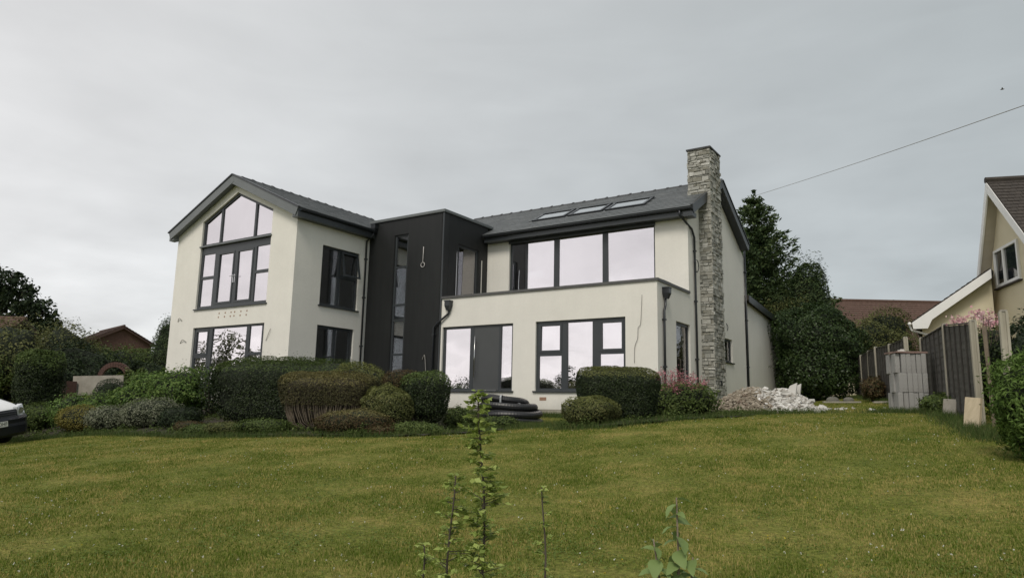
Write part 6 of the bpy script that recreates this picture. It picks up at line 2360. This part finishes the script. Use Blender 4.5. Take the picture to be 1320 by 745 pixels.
def simple_house(name, label, centre, yaw, length, width, eave, ridge, wall_mat, roof_mat, base=-1.0, tile=(0.30, 0.33, 0.03, 0.0), overhang=0.35, windows=()):
    """gabled house: ridge along local x. windows: list of (side, along, z0, w, h), side 'front' (-y) or 'gable' (+x)"""
    root = thing(name, label, 'house', (centre[0], centre[1], 0))
    M = Matrix.Translation((centre[0], centre[1], 0)) @ Matrix.Rotation(yaw, 4, 'Z')
    hl, hw = length / 2, width / 2
    mb = MB()
    poly = [(-hw, base), (hw, base), (hw, eave), (0, ridge - 0.12), (-hw, eave)]
    mb.prism([M @ Vector((-hl, y, z)) for y, z in poly], (M.to_3x3() @ Vector((length, 0, 0))))
    mb.build('wall', wall_mat, root)
    m = (ridge - eave) / hw
    ca_ = 1 / math.sqrt(1 + m * m)
    base_r = MB(); tiles = MB()
    for s in (-1, 1):
        e = M @ Vector((-hl - overhang, s * (hw + overhang), eave - m * overhang))
        up_ = M.to_3x3() @ Vector((0, -s * ca_, m * ca_))
        al_ = M.to_3x3() @ Vector((1, 0, 0))
        sl_ = (hw + overhang) / ca_
        slope_box(base_r, 0, length + 2 * overhang, 0, sl_, -0.14, 0.0, e, al_, up_)
        tiled_roof(tiles, e, al_, up_, length + 2 * overhang, sl_, tile[0], tile[1], tile[2], tile[3])
    rf = base_r.build('roof', roof_mat, root)
    tiles.build('roof_tiles', roof_mat, rf, kind='stuff')
    rt = MB()
    a, b = M @ Vector((-hl - overhang, 0, ridge + 0.03)), M @ Vector((hl + overhang, 0, ridge + 0.03))
    rt.tube([a, b], 0.11, 8)
    rt.build('ridge', roof_mat, rf)
    for s in (-1, 1):
        for q in (-1, 1):
            brd = MB()
            brd.beam(M @ Vector((q * (hl + overhang - 0.02), s * (hw + overhang), eave - m * overhang - 0.12)), M @ Vector((q * (hl + overhang - 0.02), 0, ridge - 0.12)), 0.04, 0.2)
            brd.build('bargeboard', 'clay_tile' if wall_mat == 'brick_red' else 'white_paint', root)
    for (side, al_, z0_, w_, h_) in windows:
        f = MB(); g_ = MB()
        if side == 'front':
            P = lambda u, z, d: M @ Vector((al_ + u, -hw - d, z0_ + z))
        else:
            P = lambda u, z, d: M @ Vector((hl + d, al_ + u, z0_ + z))
        for (u0, u1, q0, q1) in ((0, w_, 0, 0.07), (0, w_, h_ - 0.07, h_), (0, 0.07, 0.07, h_ - 0.07), (w_ - 0.07, w_, 0.07, h_ - 0.07), (w_ / 2 - 0.03, w_ / 2 + 0.03, 0.07, h_ - 0.07)):
            f.hexa([P(u0, q0, -0.02), P(u1, q0, -0.02), P(u1, q0, 0.05), P(u0, q0, 0.05), P(u0, q1, -0.02), P(u1, q1, -0.02), P(u1, q1, 0.05), P(u0, q1, 0.05)])
        fo = f.build('window', 'white_paint', root)
        g_.hexa([P(0.07, 0.07, 0.002), P(w_ - 0.07, 0.07, 0.002), P(w_ - 0.07, 0.07, 0.02), P(0.07, 0.07, 0.02), P(0.07, h_ - 0.07, 0.002), P(w_ - 0.07, h_ - 0.07, 0.002), P(w_ - 0.07, h_ - 0.07, 0.02), P(0.07, h_ - 0.07, 0.02)])
        g_.build('pane', 'dark_glass', fo)
    return root


simple_house('brick_bungalow', 'small red brick bungalow with brown tiled gable roof far left of the white house', (-62.8, 17.0), -0.23, 7.6, 5.2, 4.95, 6.35, 'brick_red', 'clay_tile', base=-1.0)
simple_house('tiled_house', 'neighbouring house on the far left with brown pantile roof, below the oak', (-37.2, -5.4), YAW + 0.02, 9.4, 6.5, 1.6, 3.45, 'brick_red', 'roof_brown', base=-2.5, tile=(0.34, 0.30, 0.03, 0.05))
simple_house('brown_roofed_house', 'house with a long plain brown tiled roof far behind the fence', (3.6, 29.8), YAW, 9.0, 8.0, 3.3, 6.35, 'neighbour_wall', 'roof_brown', base=-0.5, tile=(0.26, 0.3, 0.02, 0.0))
# pale shed roof behind the gable block and items at the left edge
mb = MB()
for i in range(9):
    mb.tube([(-22.4 + i * 0.12, 1.2 - i * 0.0, 0.95 + 0.018 * i), (-21.6 + i * 0.12, 2.4, 1.25)], 0.07, 6)
o = mb.build('shed_roof', 'board_pale')
tag(o, 'pale corrugated shed roof just left of the white house corner', 'shed roof')
mb = MB()
mb.box(-25.9, -22.6, -9.6, -7.9, -2.0, 0.28)
sh_ = thing('garden_shed', 'low grey garden shed with pale roof edge behind the van', 'shed', (-24.2, -8.7, -2.0))
mb.build('shed_body', 'mortar', sh_)
mb = MB()
mb.box(-26.0, -22.5, -9.75, -7.8, 0.282, 0.36)
mb.build('shed_top', 'board_pale', sh_)
tri = MB()
tri.beam((-21.1, -8.9, -0.72), (-20.55, -8.45, -0.25), 0.04, 0.04)
tri.beam((-21.1, -8.9, -0.74), (-20.0, -8.35, -0.70), 0.04, 0.04)
tri.beam((-20.55, -8.45, -0.25), (-20.0, -8.35, -0.70), 0.04, 0.04)
tri.beam((-20.9, -8.7, -1.6), (-20.9, -8.7, -0.70), 0.05, 0.05)
tri.beam((-20.2, -8.4, -1.6), (-20.2, -8.4, -0.70), 0.05, 0.05)
o = tri.build('trestle', 'wood_brown')
tag(o, 'small triangular wooden trestle behind the bonnet of the van', 'trestle')


# ------------------------------------------------------------------ cream neighbour on the right
def neighbour():
    A = Vector((8.08, 6.48, 0))                        # foot of the gable apex
    d = Vector((-0.322, 0.947, 0)).normalized()        # along the gable wall, away from the viewer
    n = Vector((-d.y, d.x, 0))                         # outwards, towards the white house
    if n.x > 0:
        n = -n
    root = thing('cream_house', 'cream neighbouring house with white bargeboards and steep dark tiled roof on the right', 'house', (A.x, A.y, -0.5))
    zr_ = 6.60
    ml, mr = 1.95, 0.98                                 # roof pitch on the far and near side
    far, near = 1.62, 5.0

    def P(t, z, o=0.0):
        return A + d * t + n * o + Vector((0, 0, z))
    mb = MB()
    poly = [(-near, -0.8), (far - 0.05, -0.8), (far - 0.05, zr_ - 0.35 - ml * (far - 0.05)), (0, zr_ - 0.35), (-near, zr_ - 0.35 - mr * near)]
    mb.prism([P(t, z, -0.32) for t, z in poly], -n * 6.5)
    mb.build('wall', 'neighbour_wall', root)
    # roof slabs
    lo = MB(); ti = MB()
    for s, m, L_ in ((1, ml, far + 0.10), (-1, mr, near + 0.3)):
        ca_ = 1 / math.sqrt(1 + m * m)
        up_ = (d * -s * ca_ + Vector((0, 0, m * ca_)))
        e = P(s * L_, zr_ - m * L_, 0.0)
        sl_ = L_ / ca_
        slope_box(lo, 0, 7.2, 0, sl_, -0.12, 0, e, -n, up_)
        tiled_roof(ti, e, -n, up_, 7.2, sl_, 0.19, 0.17, 0.014)
    rf = lo.build('roof', 'roof_dark', root, label='steep dark tiled cross gable roof')
    ti.build('roof_tiles', 'roof_dark', rf, kind='stuff')
    mb = MB()
    mb.tube([P(0, zr_ + 0.03, 0.02), P(0, zr_ + 0.03, -7.2)], 0.10, 8)
    mb.build('ridge', 'roof_dark', rf)
    for s, m, L_ in ((1, ml, far + 0.08), (-1, mr, near)):
        mb = MB()
        q = [P(0, zr_ - 0.02, 0.02), P(s * L_, zr_ - 0.02 - m * L_, 0.02), P(s * L_, zr_ - 0.30 - m * L_, 0.02), P(0, zr_ - (0.46 if s > 0 else 0.36), 0.02)]
        mb.prism(q, -n * 0.05)
        mb.build('bargeboard', 'white_paint', root)
        mb = MB()
        q = [P(0, zr_ - 0.30, -0.04), P(s * L_, zr_ - 0.22 - m * L_, -0.04), P(s * L_, zr_ - 0.26 - m * L_, -0.04), P(0, zr_ - 0.36, -0.04)]
        mb.prism(q, -n * 0.36)
        mb.build('soffit', 'soffit_paint', root)
    # window in the gable
    w0, w1, z0_, z1_ = -0.98, 0.74, 3.38, 4.55
    mb = MB()

    def WP(t, z, o):
        return A + d * t + n * (o - 0.32) + Vector((0, 0, z))
    for (a, b, c, e) in ((w0, w1, z0_, z0_ + 0.10), (w0, w1, z1_ - 0.08, z1_), (w0, w0 + 0.09, z0_ + 0.10, z1_ - 0.08), (w1 - 0.09, w1, z0_ + 0.10, z1_ - 0.08), ((w0 + w1) / 2 + 0.10, (w0 + w1) / 2 + 0.21, z0_ + 0.10, z1_ - 0.08)):
        mb.hexa([WP(a, c, -0.03), WP(b, c, -0.03), WP(b, c, 0.06), WP(a, c, 0.06), WP(a, e, -0.03), WP(b, e, -0.03), WP(b, e, 0.06), WP(a, e, 0.06)])
    fo = mb.build('window', 'white_paint', root)
    for (a, b) in ((w0 + 0.09, (w0 + w1) / 2 + 0.10), ((w0 + w1) / 2 + 0.21, w1 - 0.09)):
        g_ = MB()
        g_.hexa([WP(a, z0_ + 0.1, 0.005), WP(b, z0_ + 0.1, 0.005), WP(b, z0_ + 0.1, 0.02), WP(a, z0_ + 0.1, 0.02), WP(a, z1_ - 0.08, 0.005), WP(b, z1_ - 0.08, 0.005), WP(b, z1_ - 0.08, 0.02), WP(a, z1_ - 0.08, 0.02)])
        g_.build('pane', 'dark_glass', fo)
    mb = MB()
    mb.hexa([WP(w0 - 0.05, z0_ - 0.05, 0), WP(w1 + 0.05, z0_ - 0.05, 0), WP(w1 + 0.05, z0_ - 0.05, 0.1), WP(w0 - 0.05, z0_ - 0.05, 0.1), WP(w0 - 0.05, z0_ - 0.003, 0), WP(w1 + 0.05, z0_ - 0.003, 0), WP(w1 + 0.05, z0_ - 0.003, 0.1), WP(w0 - 0.05, z0_ - 0.003, 0.1)])
    mb.build('sill', 'roof_dark', fo)
    # lower wing behind: its verge faces the viewer, slope falls towards the white house
    E = Vector((5.81, 6.65, 0)); U = Vector((8.00, 6.72, 0))
    sd = (U - E).normalized()
    back = Vector((-sd.y, sd.x, 0))
    ze, zu = 2.40, 3.94
    L_ = (U - E).length
    m = (zu - ze) / L_
    mb = MB()
    a, b = E + sd * 0.25 + back * 0.35, U + back * 0.35
    mb.prism([a + Vector((0, 0, -0.6)), b + Vector((0, 0, -0.6)), b + Vector((0, 0, zu - 0.25)), a + Vector((0, 0, ze + m * 0.25 - 0.28))], back * 6)
    mb.build('wall', 'neighbour_wall', root)
    ca_ = 1 / math.sqrt(1 + m * m)
    up_ = sd * ca_ + Vector((0, 0, m * ca_))
    lo, ti = MB(), MB()
    slope_box(lo, 0, 7, 0, L_ / ca_ * 1.0, -0.12, 0, E + Vector((0, 0, ze)), back, up_)
    tiled_roof(ti, E + Vector((0, 0, ze)), back, up_, 7, L_ / ca_, 0.19, 0.17, 0.014)
    r2 = lo.build('roof', 'roof_dark', root, label='lower dark tiled roof running down to the fence')
    ti.build('roof_tiles', 'roof_dark', r2, kind='stuff')
    mb = MB()
    q = [E + Vector((0, 0, ze - 0.02)), U + Vector((0, 0, zu - 0.02)), U + Vector((0, 0, zu - 0.30)), E + sd * 0.55 + Vector((0, 0, ze - 0.30 + m * 0.50)), E + sd * 0.42 + Vector((0, 0, ze - 0.22)), E + sd * 0.02 + Vector((0, 0, ze - 0.22))]
    mb.prism([p - back * 0.02 for p in q], back * 0.05)
    mb.build('bargeboard', 'white_paint', root)
    mb = MB()
    ge = E - sd * 0.07
    mb.tube([ge + Vector((0, 0, ze - 0.06)) - back * 0.05, ge + Vector((0, 0, ze - 0.06)) + back * 7], 0.055, 8)
    mb.tube([ge + Vector((0, 0, ze - 0.1)) + back * 0.12, ge + sd * 0.03 + back * 0.12 + Vector((0, 0, ze - 0.24)), ge + sd * 0.55 + back * 0.28 + Vector((0, 0, ze - 0.42)), ge + sd * 0.60 + back * 0.28 + Vector((0, 0, ze - 0.6)), ge + sd * 0.60 + back * 0.28 + Vector((0, 0, -0.3))], 0.035, 8)
    mb.build('gutter', 'white_paint', root, smooth=True)
    # small roof vent on the near slope
    mb = MB()
    c = P(-1.05, zr_ - mr * 1.05 + 0.07, -1.0)
    mb.hexa([c + Vector((-0.15, -0.1, -0.1)), c + Vector((0.15, -0.1, -0.1)), c + Vector((0.15, 0.1, -0.1)), c + Vector((-0.15, 0.1, -0.1)),
             c + Vector((-0.02, -0.02, 0.14)), c + Vector((0.15, -0.06, 0.14)), c + Vector((0.15, 0.06, 0.14)), c + Vector((-0.02, 0.02, 0.14))])
    mb.build('roof_vent', 'mortar', root)


neighbour()

# ------------------------------------------------------------------ overhead cable and bird
mb = MB()
a, b = Vector((-2.06, 17.75, 10.59)), Vector((8.75, -1.48, 6.09))
e = b + (b - a) * 0.9
pts = []
for i in range(41):
    t = i / 40
    p = a.lerp(e, t)
    p.z -= 0.22 * math.sin(math.pi * t)
    pts.append(p)
mb.tube(pts, 0.0085, 6)
o = mb.build('overhead_cable', 'cable_grey', smooth=True)
tag(o, 'thin overhead cable crossing the sky above the cream house', 'cable')
bd = thing('flying_bird', 'tiny dark bird flying high at the upper right of the sky', 'bird', (10.64, 55.06, 28.6))
mb = MB()
c = Vector((10.64, 55.06, 28.6))
mb.tube([c + Vector((-0.16, 0, 0)), c + Vector((-0.05, 0, 0.01)), c + Vector((0.08, 0, 0.01)), c + Vector((0.17, 0, 0.02))], [0.01, 0.05, 0.045, 0.015], 8)
mb.build('body', 'bark', bd, smooth=True)
mb = MB()
for s in (-1, 1):
    mb.hexa([c + Vector((-0.06, 0, 0.02)), c + Vector((0.07, 0, 0.02)), c + Vector((0.04, s * 0.20, 0.10)), c + Vector((-0.03, s * 0.20, 0.10)),
             c + Vector((-0.06, 0, 0.035)), c + Vector((0.07, 0, 0.035)), c + Vector((0.04, s * 0.20, 0.11)), c + Vector((-0.03, s * 0.20, 0.11))])
mb.build('wings', 'bark', bd)
